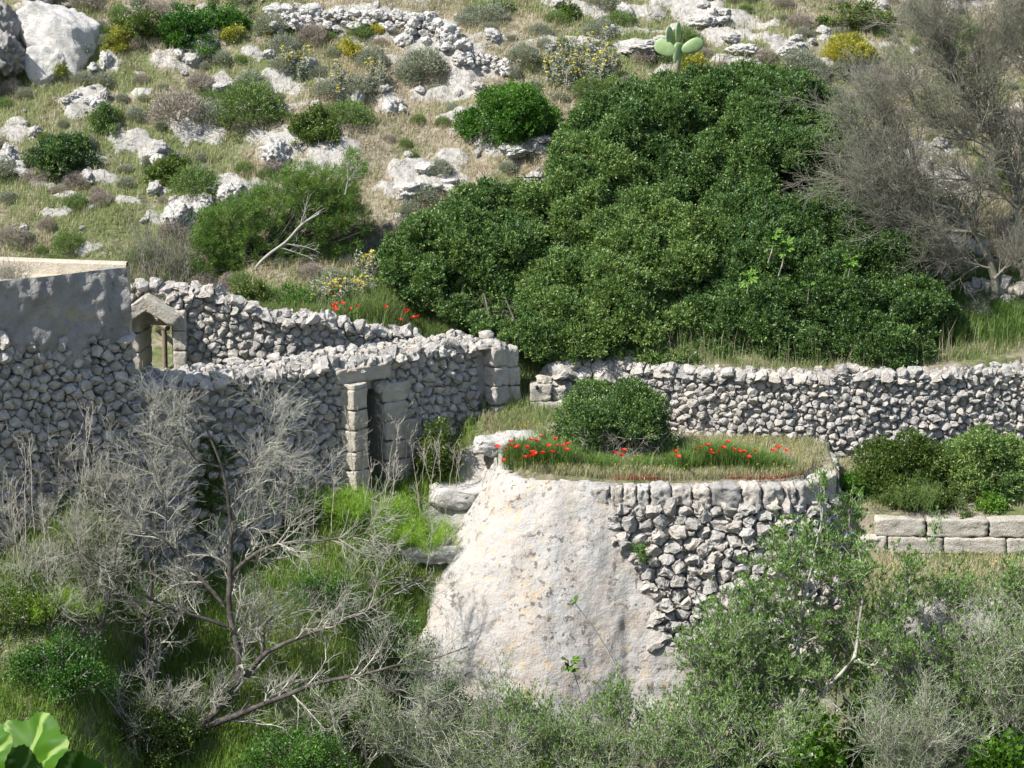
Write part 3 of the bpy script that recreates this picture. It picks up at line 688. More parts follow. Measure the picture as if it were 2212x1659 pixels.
mb = MB()
def prism(mb, poly, z0, z1, t=0.5):
    n = len(poly); V = [(x, y, z0) for x, y in poly]+[(x, y, z1) for x, y in poly]
    mb.add(V, [[i, (i+1) % n, n+(i+1) % n, n+i] for i in range(n)], t); mb.add([(x, y, z1) for x, y in poly], [list(range(n))], t)
nn = np.array([0.605, -0.796])
inner = [tuple(np.array(p)-nn*0.25) for p in HP]
prism(mb, inner+[(-7.3, 42.55), (-14.5, 45.0)], 5.0, 13.02)
mb.build('roof', m_roof, hut, smooth=False, origin=hut.location)
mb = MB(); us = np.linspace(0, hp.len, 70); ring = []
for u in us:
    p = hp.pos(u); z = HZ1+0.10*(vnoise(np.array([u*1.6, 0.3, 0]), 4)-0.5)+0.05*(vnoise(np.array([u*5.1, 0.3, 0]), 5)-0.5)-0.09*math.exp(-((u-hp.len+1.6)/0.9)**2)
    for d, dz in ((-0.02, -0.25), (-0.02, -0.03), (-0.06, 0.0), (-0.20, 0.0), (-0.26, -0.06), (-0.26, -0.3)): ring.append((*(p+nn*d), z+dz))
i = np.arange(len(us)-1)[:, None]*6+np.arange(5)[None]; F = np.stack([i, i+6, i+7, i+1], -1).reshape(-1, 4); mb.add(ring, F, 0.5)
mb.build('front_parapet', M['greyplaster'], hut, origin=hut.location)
mb = MB(); q = np.array([(-7.17, 42.42), (-7.8, 42.55), (-9.4, 42.92), (-11.5, 43.4), (-14.5, 44.1)]); ring = []
for x, y in q:
    for dy, z in ((0, 12.85), (0, 13.24), (0.03, 13.28), (0.2, 13.28), (0.24, 13.24), (0.24, 9.5)): ring.append((x, y+dy, z))
i = np.arange(len(q)-1)[:, None]*6+np.arange(5)[None]; mb.add(ring, np.stack([i, i+1, i+7, i+6], -1).reshape(-1, 4), 0.7)
mb.add([(-7.16, 42.4, 5.0), (-7.14, 42.66, 5.0), (-7.14, 42.66, 13.24), (-7.16, 42.4, 13.2)], [[0, 1, 2, 3]], 0.3)
mb.build('back_parapet', m_roof, hut, smooth=False, origin=hut.location)

# ------------------------------------------------------------------ vegetation builders
def leaves(mb, c, d, L, Wd, tint, spread=0.9, droop=0.0):
    """diamond leaves: base points c, shoot directions d"""
    n = len(c)
    dr = unit(d+spread*rng.normal(size=(n, 3))*0.6+np.array([0, 0, -droop]))
    sd = unit(np.cross(dr, rng.normal(size=(n, 3)))); nm = np.cross(sd, dr)
    L = L*rng.uniform(0.7, 1.25, (n, 1)); w = Wd*rng.uniform(0.75, 1.2, (n, 1))
    p1 = c+dr*L*0.5+sd*w*0.5+nm*w*0.12; p3 = c+dr*L*0.5-sd*w*0.5+nm*w*0.12; p2 = c+dr*L
    V = np.stack([c, p1, p2, p3], 1).reshape(-1, 3)
    i = np.arange(n)*4; mb.add(V, np.stack([i, i+1, i+2, i+3], -1), np.repeat(tint, 4))
def sprigs(mb, c, d, m, L, Wd, tint, spread=1.0, stem=0.05, jitter=0.18):
    n = len(c); k = np.repeat(np.arange(n), m)
    t = rng.uniform(-1, 1, (n*m, 1))
    leaves(mb, c[k]+d[k]*stem*t+rng.normal(size=(n*m, 3))*stem*0.35, d[k], L, Wd, np.clip(np.repeat(tint, m)+rng.normal(size=n*m)*jitter, 0, 1), spread)
def lobe_cloud(mb, lobes, dens, m, L, Wd, spread=1.0, up=0.5, tint0=0.5, tvar=0.2, stem=0.06, flat=0.85, jitter=0.18):
    """lobes: (centre, radius); leafy sprigs through the outer shell of each lobe"""
    for (c, r) in lobes:
        n = max(6, int(dens*r*r*4*math.pi))
        q = rdir(n); q[:, 2] = np.where(q[:, 2] < -0.75, -q[:, 2], q[:, 2])
        rad = r*(0.62+0.42*rng.random((n, 1))**0.6)
        rad = rad*(0.5+1.0*fbm(q*3.1+np.asarray(c)*1.7, 3, 3)[:, None])
        P = np.asarray(c)+q*rad*np.array([1, 1, flat])
        d = unit(q+np.array([0, 0, up])+rng.normal(size=(n, 3))*0.25)
        tl = tint0+tvar*rng.normal()
        sprigs(mb, P, d, m, L, Wd, np.clip(tl+0.12*rng.normal(size=n), 0, 1), spread, stem, jitter)
def grow(P, R, m, lmin, lmax, ang=0.9, up=0.15, wob=0.25, tmin=0.15, k=5, rfac=0.6, rmin=0.003, tmax=1.0):
    """m side shoots from each polyline"""
    n, K, _ = P.shape; idx = np.repeat(np.arange(n), m)
    s = (tmin+(tmax-tmin)*rng.random(n*m))*(K-1); i = np.minimum(s.astype(int), K-2); f = (s-i)[:, None]
    A, Bq = P[idx, i], P[idx, i+1]; p0 = A*(1-f)+Bq*f; t = unit(Bq-A)
    r0 = (R[idx, i]*(1-f[:, 0])+R[idx, i+1]*f[:, 0])*rfac
    pr = unit(np.cross(t, rng.normal(size=t.shape)))
    a = (ang*rng.uniform(0.6, 1.3, n*m))[:, None]
    d = unit(t*np.cos(a)+pr*np.sin(a)+np.array([0, 0, up]))
    Lg = rng.uniform(lmin, lmax, (n*m, 1))
    out = [p0]; cur = p0
    for q in range(k-1):
        d = unit(d+rng.normal(size=d.shape)*wob+np.array([0, 0, up*0.25])); cur = cur+d*Lg/(k-1); out.append(cur)
    RR = np.maximum(r0[:, None]*np.linspace(1, 0.35, k), rmin)
    return np.stack(out, 1), RR
def resamp(P, k):
    P = np.asarray(P, float); s = np.concatenate([[0], np.cumsum(np.linalg.norm(np.diff(P, axis=0), axis=1))]); t = np.linspace(0, s[-1], k)
    Q = np.stack([np.interp(t, s, P[:, j]) for j in range(3)], -1)
    for _ in range(2): Q[1:-1] = 0.25*Q[:-2]+0.5*Q[1:-1]+0.25*Q[2:]
    return Q
def limb_px(pts, Y, k=24, wobble=0.03, dY=0.0):
    n = len(pts); P = np.array([at(px, py, Y+dY*i/(max(1, n-1))) for i, (px, py) in enumerate(pts)])
    Q = resamp(P, k); return Q+(np.stack([fbm(Q*1.8+j*9, 3, 5)-0.5 for j in range(3)], -1))*wobble*2
def blades(mb, P, h, w, lean, tint, seg=2, dirs=None):
    n = len(P); a = rng.uniform(0, 2*math.pi, n)
    o = np.stack([np.cos(a), np.sin(a), np.zeros(n)], -1) if dirs is None else dirs
    s = unit(np.cross(o+1e-6, rng.normal(size=(n, 3))*0.3+np.array([0, 0, 1.0])))
    h = np.broadcast_to(h, (n,))[:, None]; le = np.broadcast_to(lean, (n,))[:, None]; w = np.broadcast_to(w, (n,))[:, None]
    up = np.array([0, 0, 1.0])
    m1 = P+up*h*0.6+o*h*le*0.30; tip = P+up*h*np.sqrt(np.maximum(0.05, 1-0.5*le*le))+o*h*le
    V = np.stack([P-s*w/2, P+s*w/2, m1+s*w*0.4, m1-s*w*0.4, tip], 1).reshape(-1, 3)
    i = np.arange(n)*5; T = np.repeat(tint, 5)
    k0 = mb.n; mb.add(V, np.stack([i, i+1, i+2, i+3], -1), T)
    mb.f.append(np.stack([i+3, i+2, i+4], -1)+k0)
def grass_at(mb, x, y, n, h, w, lean, tint, rad=0.08, z=None, jit=0.12):
    """tufts at (x, y) with n blades each"""
    k = np.repeat(np.arange(len(x)), n); N_ = len(k)
    xx = x[k]+rng.normal(size=N_)*rad; yy = y[k]+rng.normal(size=N_)*rad
    P = np.stack([xx, yy, H(xx, yy)-0.02], -1)
    hh = (h if np.ndim(h) == 0 else h[k])*rng.uniform(0.55, 1.25, N_)
    blades(mb, P, hh, w*rng.uniform(0.7, 1.3, N_), lean*rng.uniform(0.3, 1.6, N_), np.clip((tint if np.ndim(tint) == 0 else tint[k])+rng.normal(size=N_)*jit, 0, 1))

def dome_lobes(c, rx, ry, rz, n, lr, seed=0):
    r2 = np.random.default_rng(seed); out = []
    for _ in range(n):
        q = unit(r2.normal(size=3)); q[2] = abs(q[2]); s = r2.uniform(0.25, 0.9)
        out.append((np.array([c[0]+q[0]*rx*s, c[1]+q[1]*ry*s, c[2]+q[2]*rz*s]), lr*r2.uniform(0.7, 1.25)))
    return out
def bush(name, label, cat, px, py, rx, ry, mat, Y=None, L=0.05, Wd=0.028, dens=150, m=10, nl=None, lr=0.42, up=0.4, tint0=0.5, ymin=48.5, group=None, tvar=0.2, spread=1.0, stem=0.06, seed=None, twigmat='browntwig', onwall=False):
    """a shrub whose crown fills the ellipse (px +- rx, py +- ry)"""
    if Y is None:
        g = hit(px, py+ry*0.7, ymin); Y = g[1]
    s = ppm(Y); c = at(px, py+ry*0.55, Y); gz = H(c[0], c[1])
    R, Hh = rx/s*1.12, 2*ry/s*1.08
    top = at(px, py-ry*1.12, Y)[2]
    if onwall: gz = top-Hh
    elif gz < top-Hh: Hh = top-gz
    base = np.array([c[0], c[1], gz-0.05])
    lr_ = lr*min(R, Hh*0.6); cc = np.array([c[0], c[1], top-Hh+lr_*0.55])
    nl = nl or int(10+16*R*Hh)
    dens *= 0.8; L *= 1.1; Wd *= 1.1
    lobes = dome_lobes(cc, R, R*0.8, max(Hh-lr_, 0.05), int(nl*0.8), lr_*0.42, int(px*3+py))+dome_lobes(cc, max(R-lr_*0.8, 0.05), max(R-lr_, 0.05)*0.8, max(Hh-lr_*1.5, 0.05), nl, lr_, seed or int(px*7+py))
    root = empty(name, base, label, cat, group)
    mb = MB(); lobe_cloud(mb, lobes, dens, m, L, Wd, up=up, tint0=tint0, tvar=tvar, spread=spread, stem=stem)
    mb.build('crown', mat, root, origin=base)
    mb = MB(); P = np.array([resamp([base+np.array([rng.normal()*0.06*R, rng.normal()*0.05*R, 0]), base*0.45+l[0]*0.55+rng.normal(size=3)*0.08*R, l[0]], 6) for l in lobes])
    Rr = np.broadcast_to(np.linspace(0.022, 0.008, 6)*min(1.5, 0.6+R*0.5), P.shape[:2])
    tubes(mb, P, Rr, 5)
    P2, R2 = grow(P, Rr, 4, 0.15*R, 0.4*R, rmin=0.003); tubes(mb, P2, R2, 3)
    mb.build('branches', M[twigmat], root, origin=base)
    return root

# ------------------------------------------------------------------ the great evergreen thicket
def evergreen(label, pts, mat, L=0.062, dens=78, tint0=0.45, m=11, group='dark evergreens of the thicket'):
    """pts: (px, py, Y, radius) of the crown's lobes"""
    C = [(at(px, py, Y), r) for px, py, Y, r in pts]
    cx = np.mean([c[0][0] for c in C]); cy = np.max([c[0][1] for c in C])+0.2
    base = np.array([cx, cy, H(cx, cy)-0.1])
    root = empty('evergreen_tree', base, label, 'tree', group)
    mb = MB()
    for c, r in C:
        sub = [(c+rdir(1)[0]*r*0.55*np.array([1, 0.8, 0.8]), r*rng.uniform(0.30, 0.62)) for _ in range(5)]+[(c, r*0.75)]
        lobe_cloud(mb, sub, dens, m, L, L*0.5, up=0.55, tint0=tint0, tvar=0.08, stem=0.055, jitter=0.17)
    mb.build('crown', mat, root, origin=base)
    mb = MB(); P = []
    for c, r in C:
        P.append(resamp([base+rng.normal(size=3)*np.array([0.25, 0.15, 0]), base*0.5+c*0.5+rng.normal(size=3)*0.25, c+rng.normal(size=3)*0.1], 10))
    P = np.array(P); R = np.broadcast_to(np.linspace(0.045, 0.015, 10), P.shape[:2]); tubes(mb, P, R, 6)
    P2, R2 = grow(P, R, 4, 0.3, 0.6, rmin=0.005, tmin=0.6); tubes(mb, P2, R2, 4)
    mb.build('trunk', M['bark'], root, origin=base)
    return root
OUT = [(830, 560), (850, 505), (900, 470), (950, 450), (990, 420), (1060, 395), (1130, 400), (1190, 395), (1195, 330), (1235, 255), (1290, 205), (1380, 172), (1470, 165), (1560, 145), (1640, 145), (1740, 155), (1800, 200),
       (1845, 270), (1860, 330), (1870, 400), (1930, 440), (1980, 520), (2010, 600), (2070, 680), (2050, 730), (1990, 785), (1850, 795), (1560, 795), (1340, 775), (1200, 775), (1110, 745), (1020, 705), (900, 650), (840, 610)]
def inpoly(x, y, P):
    r = False; n = len(P)
    for i in range(n):
        x1, y1 = P[i]; x2, y2 = P[(i+1) % n]
        if (y1 > y) != (y2 > y) and x < (x2-x1)*(y-y1)/(y2-y1)+x1: r = not r
    return r
def edist(x, y, P):
    d = 1e9; p = np.array([x, y], float)
    for i in range(len(P)):
        a = np.array(P[i], float); b = np.array(P[(i+1) % len(P)], float); t = np.clip(np.dot(p-a, b-a)/np.dot(b-a, b-a), 0, 1); d = min(d, np.linalg.norm(p-a-t*(b-a)))
    return d
def thick_Y(px, py):
    y = np.interp(py, [140, 250, 380, 480, 600, 700, 790], [54.6, 53.2, 51.9, 50.6, 49.6, 48.9, 48.3])
    return y
# per-tree tint in the last column
SEEDS = [('big dark evergreen forming the rounded top of the thicket below the prickly pear', 1530, 270, 0.42),
         ('evergreen shrub forming the low left lobe of the thicket above the poppies', 960, 570, 0.50),
         ('evergreen with yellower foliage in the middle of the thicket', 1290, 520, 0.62),
         ('dense blue-green evergreen with fig leaves poking through it, right part of the thicket', 1780, 590, 0.36)]
GAP = [(1700, 400, 55, 48), (1860, 425, 70, 40), (1620, 330, 40, 26), (1500, 455, 40, 22), (1050, 640, 26, 20), (1540, 560, 26, 20)]
lob = {k: [] for k in range(len(SEEDS))}; taken = []
r2 = np.random.default_rng(77)
for _ in range(9000):
    px, py = r2.uniform(820, 2080), r2.uniform(140, 790)
    if not inpoly(px, py, OUT): continue
    if any(((px-gx)/rx)**2+((py-gy)/ry)**2 < 1 for gx, gy, rx, ry in GAP): continue
    e = edist(px, py, OUT); r = min(r2.uniform(0.30, 0.66), max(0.22, (e+6)/95))
    if any(math.hypot(px-a, py-b) < 92*0.34*(r+q) for a, b, q in taken): continue
    taken.append((px, py, r)); k = int(np.argmin([math.hypot((px-s[1]), (py-s[2])*1.25) for s in SEEDS]))
    lob[k].append((px, py, thick_Y(px, py)+r2.uniform(-0.25, 0.3)+2.0*(float(fbm2(np.array([px/150.0]), np.array([py/105.0]), 1.0, 2, 66)[0])-0.5), r))
for px in range(850, 2060, 62):                                     # the inside of the thicket, behind its face
    for py in range(170, 790, 58):
        qx, qy = px+r2.uniform(-20, 20), py+r2.uniform(-18, 18)
        if inpoly(qx, qy, OUT) and edist(qx, qy, OUT) > 42 and not ((qx-1700)/50)**2+((qy-400)/44)**2 < 1:
            k = int(np.argmin([math.hypot((qx-s[1]), (qy-s[2])*1.25) for s in SEEDS])); lob[k].append((qx, qy, thick_Y(qx, qy)+1.25, 0.5))
for k, s in enumerate(SEEDS): evergreen(s[0], lob[k], M['carob'], tint0=s[3])
# yellower low growth along the foot of the thicket
bush('low_shrub', 'yellow-green leafy shrub at the thicket foot right of the wall end', 'shrub', 1190, 745, 85, 50, M['olive'], Y=48.9, L=0.055, tint0=0.45)
bush('low_shrub', 'small fresh green shrub at the thicket foot above the terrace wall', 'shrub', 1440, 755, 85, 42, M['bright'], Y=48.9, L=0.05, tint0=0.35)

# ------------------------------------------------------------------ shrubs on the hillside
HB = [
 ('mastic_bush', 'dark rounded mastic bush on the pale rocks left of the slope', 130, 322, 82, 52, 'carob', 0.3, 0.055),
 ('mastic_bush', 'small open dark green bush just above the dark rounded mastic', 230, 252, 42, 36, 'carob', 0.55, 0.05),
 ('mastic_bush', 'upright bright olive bush beside a pale green cushion', 357, 362, 54, 50, 'olive', 0.5, 0.055),
 ('mastic_bush', 'olive bush with a dark open base among white rocks', 682, 268, 66, 46, 'olive', 0.35, 0.055),
 ('green_bush', 'large bright green domed bush next to the yellow flowered sage', 1100, 228, 112, 74, 'bright', 0.45, 0.05),
 ('spurge_bush', 'yellow spurge dome below the ruined wall', 755, 98, 37, 23, 'spurge', 0.7, 0.05),
 ('spurge_bush', 'smallest yellow spurge tuft touching the ruined wall', 808, 64, 24, 15, 'spurge', 0.65, 0.05),
 ('spurge_bush', 'large yellow spurge dome beside the bare grey trees', 1826, 92, 62, 44, 'spurge', 0.55, 0.055),
 ('spurge_bush', 'yellow-green spurge behind the prickly pear', 1492, 142, 52, 30, 'spurge', 0.5, 0.05),
 ('spurge_bush', 'olive spurge dome leaning on the white boulder', 132, 134, 42, 34, 'spurge', 0.25, 0.05),
 ('spurge_bush', 'yellowish spurge to the right of the white boulder', 258, 82, 36, 32, 'spurge', 0.35, 0.05),
 ('spurge_bush', 'faded yellow spurge at the left end of the ruined wall', 505, 72, 40, 20, 'spurge', 0.5, 0.05),
 ('spurge_bush', 'pale yellow spurge by the green scrub and the ruined wall end', 572, 54, 30, 18, 'spurge', 0.6, 0.05),
 ('green_scrub', 'green scrub bush right of the cliff on the crest of the slope', 300, 45, 62, 38, 'olive', 0.3, 0.05),
 ('green_scrub', 'wide green scrub bush in the middle of the crest thicket', 400, 50, 75, 50, 'bright', 0.2, 0.05),
 ('green_scrub', 'green scrub bush at the right end of the crest thicket', 500, 26, 68, 34, 'bright', 0.28, 0.05),
 ('green_scrub', 'low green scrub under the crest thicket by the dark rock', 430, 92, 50, 22, 'bright', 0.3, 0.045),
 ('green_scrub', 'dark green scrub cut by the top of the picture above the grass', 1078, 10, 52, 16, 'carob', 0.6, 0.05),
 ('green_scrub', 'upright olive scrub on the top edge among white rocks', 1232, 20, 30, 26, 'olive', 0.3, 0.05),
 ('green_scrub', 'tall green and yellow scrub above the large spurge dome', 1850, 28, 85, 34, 'olive', 0.5, 0.055),
 ('green_scrub', 'dark green scrub tucked between cliff and white boulder', 78, 60, 22, 34, 'carob', 0.45, 0.05),
 ('low_shrub', 'low fresh green shrub under the left half of the pine', 530, 635, 75, 42, 'olive', 0.5, 0.05),
 ('low_shrub', 'low fresh green shrub between the pine trunk and the yellow sages', 630, 640, 58, 38, 'bright', 0.6, 0.045),
 ('green_scrub', 'bright small bush at the foot of the thicket top, left of it', 1060, 425, 40, 26, 'olive', 0.45, 0.05),
]
for nm, lb, px, py, rx, ry, mt, tn, L in HB:
    d = 230 if nm == 'spurge_bush' else 150
    bush(nm, lb, 'bush', px, py, rx, ry, M[mt], tint0=tn, L=L, Wd=L*(0.34 if nm == 'spurge_bush' else 0.52), dens=d, ymin=47.9 if nm == 'low_shrub' else 49.5, up=1.0 if nm == 'spurge_bush' else 0.4, lr=0.3)

# cushions: grown once per kind, then copied
def cushion(name, label, cat, mat, group, n=1300, L=0.09, Wd=0.012, up=0.5, fl=0.62):
    L *= 0.55
    root = empty(name, (0, 0, 0), label, cat, group); mb = MB()
    q = rdir(n); q[:, 2] = np.abs(q[:, 2]); r = rng.uniform(0.6, 1.0, (n, 1))*(0.72+0.5*fbm(q*2.2, 3, 9)[:, None])
    P = q*r*0.5*np.array([1, 1, fl*1.6])
    sprigs(mb, P, unit(q+np.array([0, 0, up])), 5, L, Wd, np.clip(0.5+0.25*rng.normal(size=n), 0, 1), 0.8, 0.04)
    mb.build('foliage', mat, root)
    mb = MB(); k = 26; d = unit(rdir(k)*np.array([1, 1, 0.5])+np.array([0, 0, 0.7])); T = np.linspace(0, 1, 5)[None, :, None]
    tubes(mb, d[:, None]*T*0.45+rng.normal(size=(k, 5, 3))*0.02*T, np.broadcast_to(np.linspace(0.012, 0.004, 5), (k, 5)), 3)
    mb.build('twigs', M['browntwig'], root)
    return root
KINDS = [
 cushion('grey_cushion_shrub', 'low grey-green sage cushion among the rocks of the slope', 'shrub', M['sage'], 'grey cushions on the slope', L=0.11, Wd=0.014),
 cushion('dry_cushion_shrub', 'low brown dry cushion of twigs on the slope', 'shrub', M['dryshrub'], 'dry cushions on the slope', L=0.13, Wd=0.008),
 cushion('green_cushion_shrub', 'low soft green cushion among the dry grass of the slope', 'shrub', M['thyme'], 'green cushions on the slope', L=0.09, Wd=0.014)]
used = [False]*3
def put(kind, px, py, w, label=None, ymin=49.3, xyz=None):
    g = hit(px, py, ymin) if xyz is None else xyz
    if used[kind]: o = copy_tree(KINDS[kind])
    else: o = KINDS[kind]; used[kind] = True
    s = w/ppm(g[1])*2.0 if xyz is None else w
    o.location = (g[0], g[1], g[2]-0.04*s); o.rotation_euler = (rng.normal()*0.1, rng.normal()*0.1, rng.uniform(0, 6.28)); o.scale = (s, s*rng.uniform(0.8, 1.2), s*rng.uniform(0.75, 1.1))
    if label:
        o['label'] = label
        if 'group' in o: del o['group']
    return o
r2 = np.random.default_rng(19); spots = []
for _ in range(5000):
    x, y = r2.uniform(-14, 14), r2.uniform(49.6, 60.5)
    px = 1106+x/y*FPX*0.985
    if float(in_grid(x, y, ROCK)) > 0.45 or len(spots) >= 560: continue
    w = 0.3+0.75*r2.random()**1.6
    if any(math.hypot(x-a, (y-b)) < 0.26*(w+c) for a, b, c in spots): continue
    spots.append((x, y, w))
for x, y, w in spots:
    gsel = float(fbm2(np.array([x]), np.array([y]), 0.5, 3, 91)[0])
    k = 0 if gsel < 0.48 else (1 if gsel < 0.55 else 2)
    if r2.random() < 0.3: k = int(r2.integers(0, 3))
    put(k, 0, 0, w, xyz=np.array([x, y, float(H(x, y))]))
for px, py, w, k, lb in [(540, 250, 92, 2, 'widest soft green cushion, a smooth mound in the middle of the slope'), (462, 222, 40, 2, 'green cushion touching the widest green mound on its left'),
                         (752, 262, 62, 2, 'flat green cushion right of the olive bush among white rocks'), (420, 412, 56, 2, 'pale green cushion in front of the upright olive bush'),
                         (385, 258, 70, 1, 'wide purple-brown dry cushion beside the green mound'), (915, 150, 55, 0, 'grey-green spiky cushion below the ruined wall'),
                         (950, 372, 34, 0, 'small grey-green cushion sitting on the big white slab'), (545, 185, 40, 0, 'grey cushion between two pale rocks under the crest')]:
    o = put(k, px, py, w, lb)

# hillside grass
def tufts_hill():
    mb = MB(); n = 15000
    x = rng.uniform(-14.5, 14.5, n); y = rng.uniform(48.3, 61, n)
    keep = (in_grid(x, y, ROCK) < 0.35+0.3*rng.random(n))&(y > np.interp(x, TW[:, 0], TW[:, 1])+0.5)
    keep &= ~((x > -1) & (y < 48.6))
    x, y = x[keep], y[keep]
    g = in_grid(x, y, GREEN)*0.62+0.55*(fbm2(x, y, 1.1, 4, 95)-0.5)+0.10*rng.normal(size=len(x))+sstep(52, 48.5, y)*0.18
    grass_at(mb, x, y, 15, 0.15+0.12*fbm2(x, y, 0.8, 2, 4), 0.011, 0.6, np.clip(g, 0.0, 0.9), rad=0.13)
    return mb
o = tufts_hill().build('hillside_grass', M['grass']); tag(o, 'thin dry and green grass covering the slope', 'grass', kind='stuff')

# rocks standing out of the slope
RK = [
 (130, 95, 88, 92, 'large smooth white boulder beside the cliff', 'boulder'), (228, 122, 20, 24, 'small leaning pale rock right of the white boulder', 'rock'),
 (440, 102, 32, 26, 'dark-pitted rock under the green crest thicket', 'rock'), (600, 322, 46, 38, 'broad crumbling white rock beneath the olive bush', 'rock'),
 (392, 452, 62, 40, 'big jagged white rock left of the pine', 'rock'), (498, 408, 42, 26, 'white rock between pale green cushion and pine', 'rock'),
 (905, 402, 74, 34, 'long white slab slanting down to the left in mid slope', 'rock slab'), (1120, 318, 66, 18, 'flat white ledge left of the thicket', 'rock ledge'), (1158, 316, 16, 18, 'small upright white stone standing on the flat ledge', 'rock'),
 (970, 78, 36, 40, 'tall grey block at the end of the ruined wall', 'rock'), (1000, 125, 32, 22, 'grey rock fallen below the ruined wall end', 'rock'), (840, 232, 26, 28, 'grey lumpy rock in the middle of the slope', 'rock'),
 (1280, 104, 20, 13, 'small dark grey rock above the yellow sage', 'rock'), (200, 215, 24, 18, 'pale rock above the small open bush', 'rock'), (338, 340, 30, 22, 'white rock behind the upright olive bush', 'rock'),
 (18, 345, 40, 34, 'white rock at the picture edge left of the dark mastic', 'rock'), (50, 492, 15, 13, 'small lone white rock low on the slope above the hut', 'rock'), (2042, 408, 50, 20, 'pale rocks seen through the bare trees', 'rock'), (2000, 345, 18, 22, 'small pale rock between the bare tree limbs', 'rock'),
 (1530, 45, 60, 26, 'steep white rock face on the top edge', 'rock'), (1610, 105, 50, 18, 'white rock step right of the prickly pear', 'rock'), (1400, 104, 55, 16, 'white rock step left of the prickly pear', 'rock'), (1700, 108, 36, 16, 'white rock left of the large spurge dome', 'rock'),
]
for i, (px, py, rx, ry, lb, ct) in enumerate(RK):
    g = hit(px, py+ry*0.4, 49.3); s = ppm(g[1]); a, b = rx/s, ry/s
    mb = MB(); c = np.array([g[0], g[1]+0.1*a, g[2]+0.05*b])
    if ct == 'boulder':
        rockblob(mb, c+np.array([0.1, 0.3, 0.15]), (a*1.05, a*1.0, b*1.45), 400, 5, 0.9, 0.5, amp=0.15, planes=18, tilt=-0.62, freq=1.9)
        rockblob(mb, c+np.array([-0.35*a, -0.2, -0.35*b]), (a*0.75, a*0.7, b*0.75), 401, 5, 0.9, 0.2, amp=0.16, planes=16)
    else:
        lv = 5 if a > 0.35 else 4
        rockblob(mb, c, (a*0.8, a*0.75, b*0.95), 410+i, lv, 0.6, rng.uniform(0, 1), amp=0.34)
        for q in range(5):
            d = rng.normal(size=3)*np.array([a*0.5, a*0.3, b*0.12]); f = rng.uniform(0.3, 0.6)
            cc = c+d; cc[2] = H(cc[0], cc[1])+0.02; rockblob(mb, cc, (a*f*0.8, a*f*0.8, b*f), 500+i*7+q, 4, 0.5, rng.uniform(0, 3), amp=0.36)
    o = mb.build('limestone_boulder' if ct == 'boulder' else 'limestone_rock', M['rock'], origin=g); tag(o, lb, ct)
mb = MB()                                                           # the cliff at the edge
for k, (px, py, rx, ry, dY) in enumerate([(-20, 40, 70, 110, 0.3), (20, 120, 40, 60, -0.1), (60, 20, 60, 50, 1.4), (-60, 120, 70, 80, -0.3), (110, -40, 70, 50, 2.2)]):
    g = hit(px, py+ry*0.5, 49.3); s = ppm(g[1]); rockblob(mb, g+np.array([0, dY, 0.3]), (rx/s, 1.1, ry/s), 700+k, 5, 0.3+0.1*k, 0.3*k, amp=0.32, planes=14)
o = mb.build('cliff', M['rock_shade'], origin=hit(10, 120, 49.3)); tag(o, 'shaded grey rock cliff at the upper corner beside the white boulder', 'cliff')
# small loose rocks: copies of four shapes
protos = []
for k in range(4):
    mb = MB(); rockblob(mb, (0, 0, 0), (0.5, 0.42, 0.34), 800+k, 4, 0.5+0.1*k, amp=0.36)
    o = mb.build('small_rock', M['rock']); tag(o, 'small rough white limestone rock lying on the slope', 'rock', 'small white rocks on the slope'); protos.append(o)
n = 0; r2 = np.random.default_rng(29)
while n < 190:
    x, y = r2.uniform(-14, 13), r2.uniform(49.8, 60.5); rk = float(in_grid(x, y, ROCK))
    if rk < 0.15 and r2.random() > 0.12: continue
    o = protos[n] if n < 4 else protos[n % 4].copy()
    if n >= 4: COL.objects.link(o)
    s = r2.uniform(0.18, 0.7) if rk > 0.15 else r2.uniform(0.12, 0.35)
    o.location = (x, y, float(H(x, y))+0.05*s); o.scale = (s, s*r2.uniform(0.7, 1.2), s*r2.uniform(0.7, 1.15)); o.rotation_euler = (r2.normal()*0.25, r2.normal()*0.25, r2.uniform(0, 6.28)); n += 1
# ruined wall on the crest
mb = MB(); r2 = np.random.default_rng(31)
RWP = [(590, 50), (640, 46), (700, 44), (770, 44), (840, 48), (900, 54), (950, 66), (990, 92), (1040, 118), (1100, 140)]
for k in range(330):
    t = r2.uniform(0, len(RWP)-1.001); i = int(t); f = t-i
    px = RWP[i][0]*(1-f)+RWP[i+1][0]*f; py = RWP[i][1]*(1-f)+RWP[i+1][1]*f+r2.normal()*9
    g = hit(px, py+12, 49.3); s = r2.uniform(0.06, 0.17)*(0.7 if t > 7.5 else 1)
    rockblob(mb, g+np.array([0, r2.normal()*0.12, r2.uniform(-0.03, 0.30 if t < 7.3 else 0.05)]), (s*1.2, s, s*0.85), 900+k, 3, r2.random(), r2.uniform(0, 3), amp=0.3)
o = mb.build('ruined_wall', M['rock'], smooth=False, origin=hit(800, 60, 49.3)); tag(o, 'collapsed dry stone wall of grey rubble across the crest of the slope', 'stone wall')

